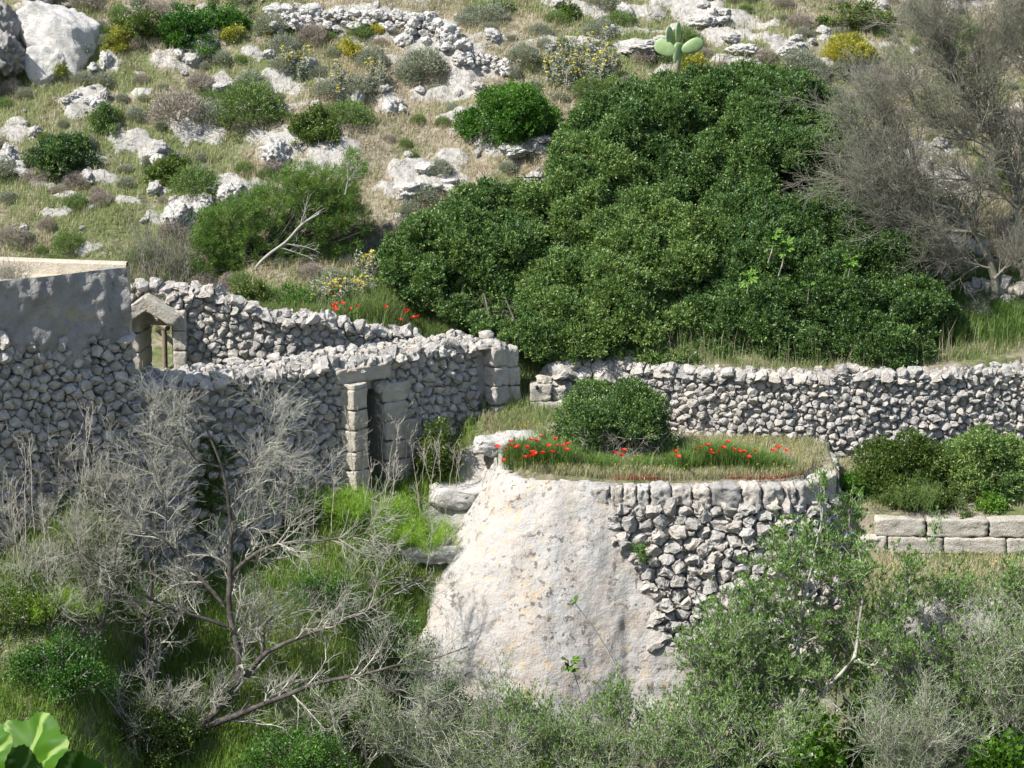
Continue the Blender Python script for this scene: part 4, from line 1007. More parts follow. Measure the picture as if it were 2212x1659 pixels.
# ------------------------------------------------------------------ flowering sage
def sage(label, px, py, w, h, n, fl=0.5, Y=None, ymin=49.3):
    g = hit(px, py, ymin) if Y is None else np.array([at(px, py, Y)[0], Y, H(at(px, py, Y)[0], Y)])
    s = ppm(g[1]); root = empty('yellow_sage', g, label, 'flowering shrub', 'yellow flowered sages')
    mb = MB(); mf = MB(); ms = MB()
    for _ in range(n):
        b = g+np.array([rng.normal()*w/s*0.4, rng.normal()*w/s*0.3, 0]); b[2] = H(b[0], b[1]); hh = h/s*rng.uniform(0.65, 1.1)
        d = unit(np.array([rng.normal()*0.14, rng.normal()*0.14, 1])); P = b+d*np.linspace(0, 1, 5)[:, None]*hh+rng.normal(size=(5, 3))*0.012
        tubes(ms, P, np.linspace(0.009, 0.004, 5), 3)
        m = 44; t = rng.uniform(0.05, 0.95, (m, 1)); c = b+d*t*hh; dd = unit(rng.normal(size=(m, 3))*np.array([1, 1, 0.4])+np.array([0, 0, 0.35]))
        leaves(mb, c, dd, 0.10, 0.028, np.clip(0.5+0.25*rng.normal(size=m), 0, 1), 0.5)
        if rng.random() < fl:
            for q in (1.0, 0.8)[:rng.integers(1, 3)]:
                m = 16; dd = unit(rng.normal(size=(m, 3))*np.array([1, 1, 0.35])); leaves(mf, np.repeat((b+d*hh*q)[None], m, 0), dd, 0.042, 0.028, rng.random(m), 0.4)
    mb.build('foliage', M['sage'], root, origin=g); ms.build('stems', M['straw'], root, origin=g); mf.build('blossoms', M['yellow'], root, origin=g)
for lb, px, py, w, h, n in [
 ('yellow sage with tall stems just right of the ruined wall foot', 640, 165, 34, 45, 26), ('thin yellow sage below the yellow spurge dome', 735, 195, 30, 42, 16), ('leafy yellow sage standing right of the thin one', 815, 200, 26, 55, 22),
 ('widest stand of yellow sage, grey stems beside the domed green bush', 1230, 165, 70, 50, 70), ('second half of the wide sage stand, touching the thicket', 1300, 175, 45, 60, 40), ('sage in front of the domed green bush', 1060, 300, 42, 60, 26), ('sparse sage on the right flank of the domed green bush', 1165, 265, 40, 60, 20),
 ('yellow sage clump on the left edge of the thicket', 800, 595, 45, 45, 46), ('yellow sage clump behind the left group of poppies', 715, 655, 46, 50, 60), ('yellow sage between the sage clump and the pine', 770, 640, 40, 40, 40)]:
    sage(lb, px, py, w, h, n, ymin=48.3)

# ------------------------------------------------------------------ prickly pear
g = hit(1461, 176, 50); g = at(1461, 176, 54.9)
pear = empty('prickly_pear', (g[0], g[1]+0.1, H(g[0], g[1])), 'prickly pear cactus with pale green pads rising out of the thicket top', 'cactus')
m, N, L, B = newmat('cactus pad'); co = N.new('ShaderNodeTexCoord').outputs['Object']
v = tex(N, L, 'Voronoi', 16, co); n = tex(N, L, 'Noise', 6, co, Detail=4)
c = mixc(N, L, mr(N, L, n.outputs[0], 0.3, 0.7), (0.17, 0.27, 0.10), (0.29, 0.37, 0.17)); c = mixc(N, L, mr(N, L, v.outputs['Distance'], 0.08, 0.20, 1.0, 0.0), c, (0.10, 0.12, 0.06))
L.new(c, B.inputs['Base Color']); B.inputs['Roughness'].default_value = 0.5; M['pad'] = m
def pad(c, lx, ly, th, roll, yaw, mat='pad', name='pad', face=0.0):
    mb = MB(); v, f = ICO[4]; w = supern(v, 2.3); egg = 1+0.16*w[:, 2:3]
    w = w*np.array([lx, th, ly])*np.concatenate([egg, np.ones_like(egg), np.ones_like(egg)], 1)
    R = np.array(Matrix.Rotation(yaw, 3, 'Z')@Matrix.Rotation(roll, 3, 'Y')@Matrix.Rotation(face, 3, 'X'))
    mb.add(w@R.T+c, f, 0.5); return mb.build(name, M[mat], pear, origin=pear.location)
YC = 54.9
def P_(px, py, d=0): return at(px, py, YC+d)
pad(P_(1464, 116), 0.15, 0.27, 0.06, 0.12, 0.7); pad(P_(1437, 104, -0.05), 0.185, 0.27, 0.05, -1.05, -0.15); pad(P_(1496, 100, -0.05), 0.165, 0.275, 0.05, 1.15, 0.1)
pad(P_(1447, 84, 0.02), 0.15, 0.30, 0.045, -0.26, 0.95); pad(P_(1465, 70, 0.1), 0.13, 0.24, 0.04, 0.03, 1.05)
mb = MB(); tubes(mb, resamp([P_(1458, 190), P_(1460, 168), P_(1463, 130)], 8), np.array([0.085, 0.085, 0.085, 0.08, 0.08, 0.085, 0.09, 0.09]), 10); mb.build('trunk', plainmat('cactus trunk', (0.30, 0.27, 0.17)), pear, origin=pear.location)
mb = MB(); tubes(mb, resamp([P_(1478, 190), P_(1483, 170), P_(1485, 148)], 6), np.array([0.06, 0.07, 0.07, 0.07, 0.06, 0.05]), 10); mb.build('trunk', plainmat('cactus old trunk', (0.30, 0.25, 0.17)), pear, origin=pear.location)

# ------------------------------------------------------------------ pine
def pine():
    Yp = 50.9; base = hit(560, 600, 48.5); base = np.array([at(545, 610, Yp)[0], Yp, 0]); base[2] = H(base[0], base[1])
    root = empty('pine_tree', base, 'young feathery pine with a bare bleached trunk leaning to the right', 'pine tree')
    mb = MB()
    tr = limb_px([(545, 590), (560, 568), (585, 545), (620, 520), (650, 485), (690, 462)], Yp-0.75, 20, 0.02); tubes(mb, tr, np.linspace(0.036, 0.022, 20), 8)
    br = []
    for pts in ([(650, 485), (660, 455), (665, 430)], [(640, 498), (672, 470), (700, 450)], [(745, 420), (752, 385), (750, 355)], [(752, 390), (770, 378)], [(600, 533), (640, 545), (680, 560)], [(610, 525), (660, 532), (690, 545)]):
        q = limb_px(pts, Yp-0.75, 10, 0.03); br.append(q); tubes(mb, q, np.linspace(0.016, 0.006, 10), 5)
    P, R = grow(np.array(br), np.full((len(br), 10), 0.012), 10, 0.12, 0.4, ang=0.7, rmin=0.004); tubes(mb, P, R, 3)
    mb.build('trunk', M['deadwood'], root, origin=base)
    lim = []; mb = MB(); rr = np.random.default_rng(3)
    ell = [(480, 500, 62, 55, 0.55), (520, 460, 45, 42, 0.5), (590, 440, 60, 45, 0.5), (660, 410, 66, 58, 0.6), (710, 430, 70, 70, 0.6), (765, 370, 26, 46, 0.5), (745, 490, 55, 60, 0.45), (450, 560, 40, 50, 0.45), (560, 520, 55, 50, 0.3), (640, 520, 55, 48, 0.3), (520, 590, 70, 40, 0.55), (600, 610, 70, 44, 0.6), (690, 560, 60, 48, 0.35), (440, 500, 30, 45, 0.5), (560, 640, 60, 30, 0.65)]
    tips = []; tn = []; tcs = []
    for px, py, rx, ry, t in ell:
        k = int(rx*ry/13)
        a = rr.uniform(0, 2*math.pi, k); r = np.sqrt(rr.random(k))
        for i in range(int(k*0.34)):
            cc = at(px+rx*r[i]*math.cos(a[i]), py+ry*r[i]*math.sin(a[i]), Yp+rr.uniform(-0.55, 0.6)); tc = t-0.15+0.3*rr.random()
            for _ in range(6): tips.append(cc+unit(rr.normal(size=3))*np.array([0.13, 0.13, 0.10])*rr.uniform(0.4, 1.2)); tn.append(tc+0.1*rr.normal()); tcs.append(cc)
    tips = np.array(tips); tn = np.array(tn); tcs = np.array(tcs)
    keep = tips[:, 2] > H(tips[:, 0], tips[:, 1])+0.05; tips, tn, tcs = tips[keep], tn[keep], tcs[keep]
    d = unit((tips-tcs)*8+np.array([0.25, 0, 0.7])+rr.normal(size=tips.shape)*0.4)
    sprigs(mb, tips, d, 26, 0.085, 0.008, np.clip(tn, 0, 1), 0.75, 0.07)
    mb.build('crown', M['pine'], root, origin=base)
    mb = MB(); P = []
    for i in rr.choice(len(tips), 90, replace=False):
        P.append(resamp([base+np.array([rr.normal()*0.2, rr.normal()*0.2, 0.1]), base*0.4+tips[i]*0.6-np.array([0, 0, 0.15]), tips[i]], 6))
    tubes(mb, np.array(P), np.broadcast_to(np.linspace(0.02, 0.006, 6), (90, 6)), 4); mb.build('branches', M['bark'], root, origin=base)
pine()
def dead_heap(name, label, px, py, rx, ry, Y, n, mat, cat, r0=0.010, seed=1, fan=0.4):
    s = ppm(Y); c = at(px, py, Y); c[2] = H(c[0], c[1]); root = empty(name, c, label, cat)
    r3 = np.random.default_rng(seed); P = []
    for _ in range(n):
        a = c+np.array([r3.uniform(-1, 1)*rx/s*0.8, r3.uniform(-0.5, 0.5)*rx/s, 0]); a[2] = H(a[0], a[1])
        e = a+np.array([r3.normal()*rx/s*fan, r3.normal()*0.3, ry/s*r3.uniform(0.2, 1.3)]); P.append(resamp([a, (a+e)/2+r3.normal(size=3)*0.08, e], 6))
    P = np.array(P); R = np.broadcast_to(np.linspace(r0, r0*0.4, 6), P.shape[:2]); mb = MB(); tubes(mb, P, R, 4)
    P2, R2 = grow(P, R, 7, 0.1, 0.4, wob=0.35, rmin=0.0025); tubes(mb, P2, R2, 3); P3, R3 = grow(P2, R2, 3, 0.06, 0.2, wob=0.35, rmin=0.002); tubes(mb, P3, R3, 3)
    mb.build('twigs', M[mat], root, origin=c)
    return root
dead_heap('dead_brushwood', 'heap of dead grey pine brushwood left of the pine', 345, 600, 85, 95, float(hit(345, 600, 48.5)[1]), 90, 'browntwig', 'brushwood', seed=4)
dead_heap('dead_brushwood', 'heap of dry straw-coloured twigs beside the round bush', 1340, 965, 75, 55, 45.9, 60, 'straw', 'brushwood', 0.006, seed=5, fan=0.6)

# ------------------------------------------------------------------ bare and twiggy trees
def twiggy(name, label, cat, limbs, levels, bark='bark', twig='twig', leaf=None, group=None, lmat=None, ground=True):
    """limbs: (pixel polyline, Y, r0, r1, dY); levels: (m, lmin, lmax, ang, up, wob); leaf: (count per twig, L, W)"""
    Q = [limb_px(p, Y, 24, 0.04, dY) for p, Y, r0, r1, dY in limbs]; Rs = [np.linspace(r0, r1, 24) for p, Y, r0, r1, dY in limbs]
    base = Q[0][0].copy(); gz = H(base[0], base[1])
    root = empty(name, (base[0], base[1], gz), label, cat, group); org = root.location
    mb = MB()
    for q, r in zip(Q, Rs): tubes(mb, q, r*(1+0.25*(fbm(q*6, 3, 3)-0.5)*2), 8)
    if ground and base[2] > gz: tubes(mb, resamp([np.array([base[0]+0.05, base[1]+0.1, gz-0.2]), (base+np.array([base[0], base[1], gz]))/2+np.array([0.05, 0, 0]), base], 8), np.linspace(Rs[0][0]*1.3, Rs[0][0], 8), 8)
    mb.build('trunk', M[bark], root, origin=org)
    P, R = np.array(Q), np.array(Rs); mb = MB(); first = True
    for li, (m_, a, b, ang, up, wob) in enumerate(levels):
        P, R = grow(P, R, m_, a, b, ang, up, wob, tmin=0.12 if first else 0.1, k=6 if first else 5, rfac=0.5 if first else 0.62, rmin=0.005 if first else (0.0034 if li == 1 else 0.0024))
        tubes(mb, P, R, 4 if first else 3, rng.random(len(P))); first = False
    mb.build('twigs', M[twig], root, origin=org)
    if leaf:
        n, L, Wd = leaf; mb = MB(); k = np.repeat(np.arange(len(P)), n); s = rng.uniform(0.3, 1, len(k))*(P.shape[1]-1); i = np.minimum(s.astype(int), P.shape[1]-2); f = (s-i)[:, None]
        c = P[k, i]*(1-f)+P[k, i+1]*f; d = unit(P[k, i+1]-P[k, i]+np.array([0, 0, 0.3])); leaves(mb, c, d, L, Wd, np.clip(0.5+0.28*rng.normal(size=len(k)), 0, 1), 0.8)
        mb.build('leaves', M[lmat], root, origin=org)
    return root
BL = [(15, 0.4, 1.2, 0.85, 0.14, 0.2), (8, 0.2, 0.65, 0.75, 0.1, 0.2), (5, 0.10, 0.34, 0.75, 0.08, 0.2)]
twiggy('bare_tree', 'bare lichen-grey tree with a dark twisted trunk in front of the doorway wall', 'tree', [
 ([(355, 1640), (413, 1581), (455, 1552), (492, 1523), (517, 1473), (529, 1432), (508, 1386), (492, 1324), (488, 1295), (500, 1238), (500, 1180), (500, 1118), (492, 1056), (475, 994), (460, 950), (430, 890), (412, 830)], 39.6, 0.088, 0.010, 0.7),
 ([(504, 1238), (537, 1204), (579, 1180), (645, 1167), (723, 1163), (800, 1150)], 40.0, 0.045, 0.010, -0.8),
 ([(479, 1300), (446, 1258), (405, 1217), (355, 1163), (314, 1147), (256, 1093), (207, 1068), (157, 1035)], 39.9, 0.038, 0.010, 0.5),
 ([(492, 1353), (388, 1320), (339, 1300), (289, 1270), (256, 1233), (207, 1217), (160, 1180)], 39.8, 0.04, 0.008, -0.9),
 ([(413, 1581), (496, 1552), (579, 1519), (661, 1485), (723, 1465), (785, 1461), (851, 1436), (920, 1430), (1010, 1395)], 39.5, 0.06, 0.010, -0.5),
 ([(533, 1465), (566, 1411), (620, 1386), (703, 1357), (785, 1324), (868, 1270), (930, 1240)], 39.9, 0.05, 0.008, -0.4),
 ([(566, 1411), (570, 1357), (600, 1320)], 39.9, 0.035, 0.010, 0.3), ([(492, 1056), (540, 1010), (570, 960), (590, 900)], 40.3, 0.02, 0.006, 0.5), ([(480, 1010), (420, 990), (380, 930), (340, 900)], 40.3, 0.02, 0.006, -0.5),
 ([(500, 1180), (560, 1110), (610, 1060), (680, 1030)], 40.2, 0.022, 0.006, 0.4), ([(355, 1163), (360, 1080), (330, 1010), (325, 950)], 39.9, 0.025, 0.006, 0.4), ([(785, 1461), (860, 1500), (940, 1530), (1000, 1590)], 39.3, 0.02, 0.006, -0.4)], BL)
twiggy('bare_tree', 'second bare grey tree forking just left of the dark twisted trunk', 'tree', [
 ([(400, 1600), (372, 1568), (355, 1523), (331, 1473), (326, 1436), (310, 1407), (318, 1366), (318, 1324), (331, 1270), (325, 1200), (300, 1140)], 40.0, 0.10, 0.012, 0.5),
 ([(322, 1399), (360, 1382), (384, 1345), (393, 1316), (400, 1260)], 40.2, 0.04, 0.008, 0.3), ([(325, 1470), (290, 1440), (240, 1400), (200, 1350), (150, 1310)], 40.0, 0.035, 0.008, -0.4), ([(318, 1330), (270, 1280), (230, 1230), (200, 1150), (190, 1080)], 40.2, 0.03, 0.007, 0.3)],
 [(14, 0.35, 0.95, 0.85, 0.18, 0.2), (7, 0.18, 0.5, 0.8, 0.12, 0.3), (4, 0.1, 0.3, 0.8, 0.1, 0.3)])
twiggy('bare_sapling', 'thin dark forked sapling left of the bare grey trees', 'tree', [
 ([(160, 1560), (165, 1461), (190, 1428), (215, 1370), (231, 1304), (244, 1238), (250, 1170)], 38.8, 0.045, 0.008, 0.2), ([(172, 1440), (178, 1411), (182, 1337), (190, 1279), (169, 1204), (160, 1130)], 38.9, 0.03, 0.007, 0.2)],
 [(22, 0.3, 0.8, 0.7, 0.2, 0.25), (6, 0.15, 0.45, 0.8, 0.12, 0.3), (3, 0.1, 0.25, 0.8, 0.1, 0.3)], twig='browntwig')
for k, (pxs, Y, lb) in enumerate([([(20, 1420), (30, 1250), (15, 1100), (35, 980)], 40.6, 'thin grey brushwood at the picture edge below the hut'), ([(90, 1500), (70, 1380), (100, 1250), (90, 1120)], 39.6, 'loose grey brushwood between the edge thicket and the sapling')]):
    twiggy('bare_shrub', lb, 'shrub', [(pxs, Y, 0.03, 0.006, 0.3), ([(a+r, b+10) for (a, b), r in zip(pxs, (0, 30, 60, 90))], Y+0.3, 0.02, 0.005, 0.2), ([(a-r, b) for (a, b), r in zip(pxs, (0, 30, 50, 80))], Y-0.2, 0.02, 0.005, 0.2)],
           [(26, 0.3, 1.0, 0.6, 0.3, 0.22), (7, 0.15, 0.5, 0.7, 0.2, 0.3), (4, 0.1, 0.25, 0.8, 0.1, 0.3)], bark='browntwig')
def thicket_bush(lb, px, py, Y, w, h, leaf, tw='twig', m=18):
    r3 = np.random.default_rng(int(px+py)); L_ = []
    for k in range(6):
        a = -0.9+1.8*k/5+r3.normal()*0.1; e = (px+math.sin(a)*w, py-math.cos(a)*h*r3.uniform(0.8, 1.1))
        L_.append(([(px+r3.normal()*12, py+60), (px+(e[0]-px)*0.4+r3.normal()*10, py+(e[1]-py)*0.45), e], Y+r3.uniform(-0.4, 0.4), 0.025, 0.005, r3.uniform(-0.4, 0.4)))
    twiggy('twiggy_shrub', lb, 'shrub', L_, [(m, 0.3, 0.9, 0.75, 0.2, 0.2), (7, 0.18, 0.5, 0.75, 0.15, 0.2), (4, 0.1, 0.3, 0.75, 0.1, 0.2)], bark='twig', twig=tw, leaf=leaf, lmat='oliveleaf')
for a in [('grey twiggy shrub filling the bottom of the frame left of the plaster', 1090, 1710, 38.7, 180, 100, (4, 0.05, 0.013)), ('grey twiggy shrub below the fig spray before the plaster', 1290, 1720, 38.3, 180, 90, (5, 0.05, 0.014)), ('grey-green twiggy shrub below the broken stub', 1560, 1710, 38.2, 190, 170, (7, 0.07, 0.02), 'twig', 12),
          ('grey twiggy shrub right of the broad-leaved climber', 1960, 1690, 38.4, 170, 160, (2, 0.05, 0.014)), ('grey twiggy shrub left of the forked olive trunks', 1610, 1560, 39.3, 130, 130, (8, 0.072, 0.021), 'twig', 9), ('twiggy green olive shrub hiding the bastion corner', 1830, 1480, 40.6, 120, 150, (8, 0.06, 0.017), 'twig', 9),
          ('bare grey shrub under the long low branch', 760, 1640, 39.2, 200, 150, (1, 0.045, 0.012), 'twig', 10), ('bare grey shrub in front of the second bare tree', 300, 1640, 38.8, 200, 150, None, 'twig', 10), ('bare grey shrub at the left edge above the fig leaf', 60, 1500, 39.2, 160, 260, None, 'twig', 9),
          ('bare grey shrub between sapling and hut foot', 180, 1250, 41.5, 170, 220, None, 'twig', 8), ('twiggy grey-green shrub at the right edge under the rock shelf', 2180, 1560, 39.2, 130, 230, (4, 0.055, 0.015))]: thicket_bush(*a)
# grey trees on the right slope
BR = [(40, 0.5, 1.5, 0.6, 0.12, 0.16), (9, 0.25, 0.8, 0.6, 0.1, 0.2), (6, 0.15, 0.42, 0.65, 0.08, 0.22)]
twiggy('bare_tree', 'tall bare grey-brown tree leaning left over the evergreens at the picture edge', 'tree', [
 ([(2215, 590), (2187, 540), (2190, 480), (2199, 420), (2160, 330), (2127, 250), (2085, 208), (2055, 150), (2020, 80), (1985, 20), (1960, -30)], 50.4, 0.11, 0.012, 0.6),
 ([(2190, 480), (2203, 408), (2147, 292), (2120, 200), (2100, 100), (2090, 20)], 50.5, 0.06, 0.010, 0.3), ([(2160, 330), (2100, 300), (2030, 280), (1970, 220), (1940, 190)], 50.4, 0.04, 0.008, -0.4),
 ([(2199, 420), (2230, 300), (2240, 180), (2210, 60)], 50.5, 0.05, 0.010, 0.4), ([(2200, 450), (2127, 388), (2040, 384), (1960, 390)], 50.2, 0.035, 0.007, -0.5), ([(2120, 210), (2160, 120), (2190, 30)], 50.5, 0.03, 0.008, 0.2), ([(2080, 208), (2040, 120), (2010, 30)], 50.5, 0.03, 0.008, 0.3)], BR, bark='browntwig', twig='browntwig')
twiggy('bare_tree', 'low bare tree with limbs fanning left onto the dark evergreen crown', 'tree', [
 ([(2150, 600), (2120, 520), (2060, 455), (2007, 404), (1967, 376), (1915, 324), (1870, 285), (1835, 250), (1815, 230)], 50.0, 0.09, 0.010, 0.3),
 ([(2007, 404), (1960, 350), (1927, 304), (1910, 240), (1895, 200)], 50.1, 0.045, 0.008, 0.4), ([(2060, 455), (1990, 430), (1900, 400), (1840, 390)], 49.8, 0.04, 0.007, -0.3), ([(2100, 500), (2030, 500), (1970, 480), (1900, 470)], 49.7, 0.035, 0.007, -0.2),
 ([(2140, 580), (2080, 560), (2020, 570)], 49.6, 0.03, 0.006, -0.2), ([(2150, 600), (2180, 570), (2215, 560)], 49.6, 0.03, 0.006, -0.2)], BR, bark='browntwig', twig='browntwig')
# wild olives in front of the bastion
OL = [(22, 0.3, 0.95, 0.75, 0.22, 0.18), (7, 0.18, 0.55, 0.75, 0.18, 0.2), (4, 0.1, 0.3, 0.75, 0.14, 0.2)]
twiggy('wild_olive', 'tall wild olive with forked pale trunks at the right corner of the bastion', 'tree', [
 ([(1717, 1660), (1717, 1535), (1721, 1467), (1721, 1395), (1735, 1300), (1760, 1200), (1775, 1110), (1785, 1050)], 39.6, 0.06, 0.008, 0.5),
 ([(1757, 1660), (1757, 1527), (1805, 1463), (1845, 1427), (1857, 1347), (1870, 1260), (1850, 1170)], 39.4, 0.055, 0.008, 0.4), ([(1845, 1427), (1890, 1440), (1930, 1380), (1960, 1280), (1970, 1210)], 39.5, 0.035, 0.007, 0.3),
 ([(1721, 1467), (1660, 1400), (1630, 1360), (1615, 1310)], 39.5, 0.03, 0.007, 0.2), ([(1721, 1395), (1690, 1330), (1700, 1270), (1715, 1220)], 39.7, 0.03, 0.007, 0.4), ([(1735, 1300), (1800, 1240), (1830, 1180), (1840, 1140)], 39.9, 0.025, 0.006, 0.3), ([(1757, 1560), (1700, 1500), (1640, 1430), (1560, 1380)], 39.3, 0.03, 0.006, 0.2)],
 [(15, 0.3, 0.95, 0.7, 0.22, 0.18), (6, 0.18, 0.55, 0.75, 0.18, 0.2), (4, 0.1, 0.3, 0.75, 0.14, 0.2)], bark='twig', leaf=(11, 0.080, 0.023), lmat='oliveleaf')
twiggy('wild_olive', 'half-dead wild olive with a broken stub in the lower middle of the undergrowth', 'tree', [
 ([(1400, 1700), (1450, 1620), (1549, 1560), (1617, 1575)], 38.6, 0.05, 0.045, 0.0), ([(1400, 1700), (1380, 1650), (1360, 1590), (1330, 1550)], 38.8, 0.04, 0.006, 0.2), ([(1450, 1620), (1490, 1550), (1520, 1500), (1530, 1440)], 38.9, 0.035, 0.006, 0.2), ([(1400, 1690), (1280, 1640), (1200, 1600), (1130, 1600)], 38.7, 0.03, 0.006, 0.1),
 ([(1549, 1560), (1580, 1480), (1590, 1410)], 38.9, 0.025, 0.006, 0.2), ([(1380, 1640), (1270, 1620), (1190, 1590), (1100, 1580)], 38.6, 0.03, 0.006, 0.1)], OL, bark='twig', leaf=(7, 0.072, 0.021), lmat='oliveleaf')
twiggy('wild_olive', 'grey-green wild olive at the right edge below the rock shelf', 'tree', [
 ([(2120, 1680), (2110, 1560), (2130, 1450), (2160, 1350), (2190, 1270)], 39.6, 0.05, 0.007, 0.4), ([(2110, 1560), (2060, 1480), (2040, 1390), (2050, 1310)], 39.6, 0.035, 0.007, 0.3), ([(2130, 1600), (2190, 1500), (2220, 1400), (2215, 1300)], 39.4, 0.035, 0.007, 0.3), ([(2110, 1580), (2020, 1540), (1960, 1480), (1930, 1420)], 39.3, 0.03, 0.006, 0.1)],
 OL, bark='twig', leaf=(9, 0.075, 0.022), lmat='oliveleaf')
twiggy('wild_olive', 'nearly leafless grey olive between the forked olive and the picture edge', 'tree', [
 ([(1960, 1700), (1970, 1600), (1990, 1480), (1985, 1380), (2000, 1290)], 39.9, 0.05, 0.007, 0.4), ([(1970, 1600), (1930, 1520), (1915, 1430), (1920, 1330)], 39.9, 0.03, 0.006, 0.2), ([(1975, 1560), (2030, 1470), (2060, 1380), (2080, 1300)], 39.9, 0.03, 0.006, 0.3)],
 OL, bark='twig', leaf=(1, 0.055, 0.015), lmat='oliveleaf')
twiggy('wild_olive', 'low grey twiggy bush at the foot of the plastered bastion face', 'tree', [
 ([(1010, 1700), (1030, 1600), (1050, 1560), (1070, 1510)], 39.0, 0.04, 0.006, 0.2), ([(1010, 1690), (960, 1600), (930, 1520), (900, 1440)], 39.0, 0.03, 0.006, 0.2), ([(1000, 1700), (900, 1640), (840, 1590), (800, 1540)], 38.8, 0.03, 0.006, 0.1), ([(1020, 1650), (1100, 1600), (1160, 1610), (1230, 1600)], 38.8, 0.03, 0.006, 0.1)],
 OL, bark='twig', leaf=(4, 0.055, 0.014), lmat='oliveleaf')

# ------------------------------------------------------------------ leafy plants in the hollow and by the walls
FB = [
 ('mastic_bush', 'round dark mastic bush growing against the terrace wall beside the poppies', 1325, 882, 148, 86, 46.3, 'carob', 0.42, 0.048, 4),
 ('mastic_bush', 'broad olive-green bush on the shelf in front of the terrace wall', 1965, 1005, 130, 98, 45.6, 'olive', 0.25, 0.05, 4),
 ('mastic_bush', 'dark bush at the right edge in front of the terrace wall', 2125, 1000, 130, 98, 45.8, 'carob', 0.65, 0.05, 4),
 ('green_bush', 'yellow-green undergrowth along the low block wall', 2060, 1085, 120, 28, 45.2, 'olive', 0.4, 0.05, 4),
 ('green_bush', 'small bright yellow-green shrub just above the low block wall', 2140, 1082, 36, 26, 44.9, 'ivy', 0.75, 0.045, 1),
 ('green_bush', 'low green bush between the bastion corner and the shelf bushes', 1835, 1060, 45, 50, 45.3, 'bright', 0.4, 0.045, 1),
 ('green_bush', 'small green cushion plant rooted in the bastion stones', 1383, 1188, 22, 26, 43.15, 'bright', 0.5, 0.03, 0),
 ('green_bush', 'green bush at the left edge against the foot of the hut', 12, 920, 44, 55, 43.0, 'bright', 0.35, 0.05, 1),
 ('green_bush', 'brownish green bush at the left edge under the hut', 45, 1040, 70, 70, 42.6, 'olive', 0.1, 0.05, 1),
 ('green_bush', 'green bush behind the top of the bare tree against the doorway wall', 425, 850, 78, 75, 43.6, 'olive', 0.3, 0.045, 1),
 ('green_bush', 'small green tuft on the wall beside the gabled opening', 275, 800, 26, 22, 45.6, 'bright', 0.4, 0.035, 0),
 ('green_bush', 'leafy plant growing against the wall right of the doorway', 940, 945, 50, 65, 45.9, 'olive', 0.35, 0.05, 1),
 ('green_bush', 'creeping green mass on the bank under the fennel', 700, 1270, 130, 50, None, 'bright', 0.45, 0.045, 3),
 ('green_bush', 'smaller creeping green mass beside the bastion edge', 860, 1240, 70, 40, None, 'olive', 0.45, 0.045, 3),
 ('green_bush', 'dark green bush in shade below the creeping green mass', 820, 1370, 110, 60, None, 'carob', 0.35, 0.05, 3),
 ('green_bush', 'dark grey-green bush under the low right branch of the bare tree', 980, 1530, 110, 90, 40.2, 'carob', 0.5, 0.045, 3),
 ('green_bush', 'bright green undergrowth beneath the bare tree trunk', 640, 1600, 130, 60, 38.8, 'bright', 0.35, 0.05, 3),
 ('green_bush', 'dark undergrowth behind the fig leaf', 150, 1540, 150, 60, 38.6, 'olive', 0.15, 0.05, 3),
 ('green_bush', 'dark loose undergrowth on the bank left of the sapling', 60, 1300, 110, 70, None, 'olive', 0.1, 0.05, 3),
 ('green_bush', 'dark loose undergrowth around the foot of the sapling', 130, 1430, 130, 80, None, 'bright', 0.1, 0.05, 3),
 ('green_bush', 'dark loose undergrowth at the foot of the second bare tree', 320, 1540, 120, 70, 38.9, 'olive', 0.12, 0.05, 3),
 ('green_bush', 'dark loose undergrowth under the long low branch', 760, 1520, 140, 70, 39.8, 'olive', 0.15, 0.05, 3),
 ('green_bush', 'dark leafy undergrowth between the forked olive and the leafless one', 1920, 1590, 120, 90, 39.9, 'bright', 0.1, 0.055, 3),
 ('green_bush', 'dark leafy undergrowth left of the forked olive trunks', 1620, 1560, 110, 80, 39.7, 'olive', 0.15, 0.055, 3),
 ('green_bush', 'green undergrowth in the lowest middle of the hollow', 1200, 1620, 130, 60, 38.3, 'olive', 0.3, 0.05, 3),
 ('green_bush', 'green undergrowth beneath the broken olive stub', 1500, 1600, 130, 70, 38.9, 'olive', 0.35, 0.05, 3),
 ('vine_bush', 'bright broad-leaved climber at the foot of the forked olive', 1760, 1590, 95, 75, 38.7, 'ivy', 0.5, 0.12, 2),
 ('vine_bush', 'bright broad-leaved climber in the lower right corner', 2170, 1600, 85, 75, 38.9, 'ivy', 0.5, 0.10, 2),
 ('vine_bush', 'broad-leaved climber hanging in the olive at the right edge below the shelf', 2170, 1340, 45, 60, 40.2, 'ivy', 0.4, 0.08, 2),
 ('vine_bush', 'green leafy growth in the middle of the forked olive', 1880, 1480, 90, 90, 39.9, 'ivy', 0.2, 0.07, 2),
]
for nm, lb, px, py, rx, ry, Y, mt, tn, L, cv in FB:
    bush(nm, lb, 'bush', px, py, rx, ry, M[mt], Y=Y, tint0=tn, L=L, Wd=L*(0.7 if cv == 2 else 0.5), ymin=38.0, dens=(45 if cv == 2 else 75 if cv == 3 else 170 if cv == 4 else 150), m=(5 if cv == 2 else 8 if cv == 3 else 10), stem=0.12 if cv == 2 else 0.11 if cv == 3 else 0.06, spread=1.5 if cv == 3 else 1.25 if cv == 4 else 1.0, lr=0.28 if cv >= 3 else 0.42, nl=5 if cv == 0 else None, onwall=cv == 0)

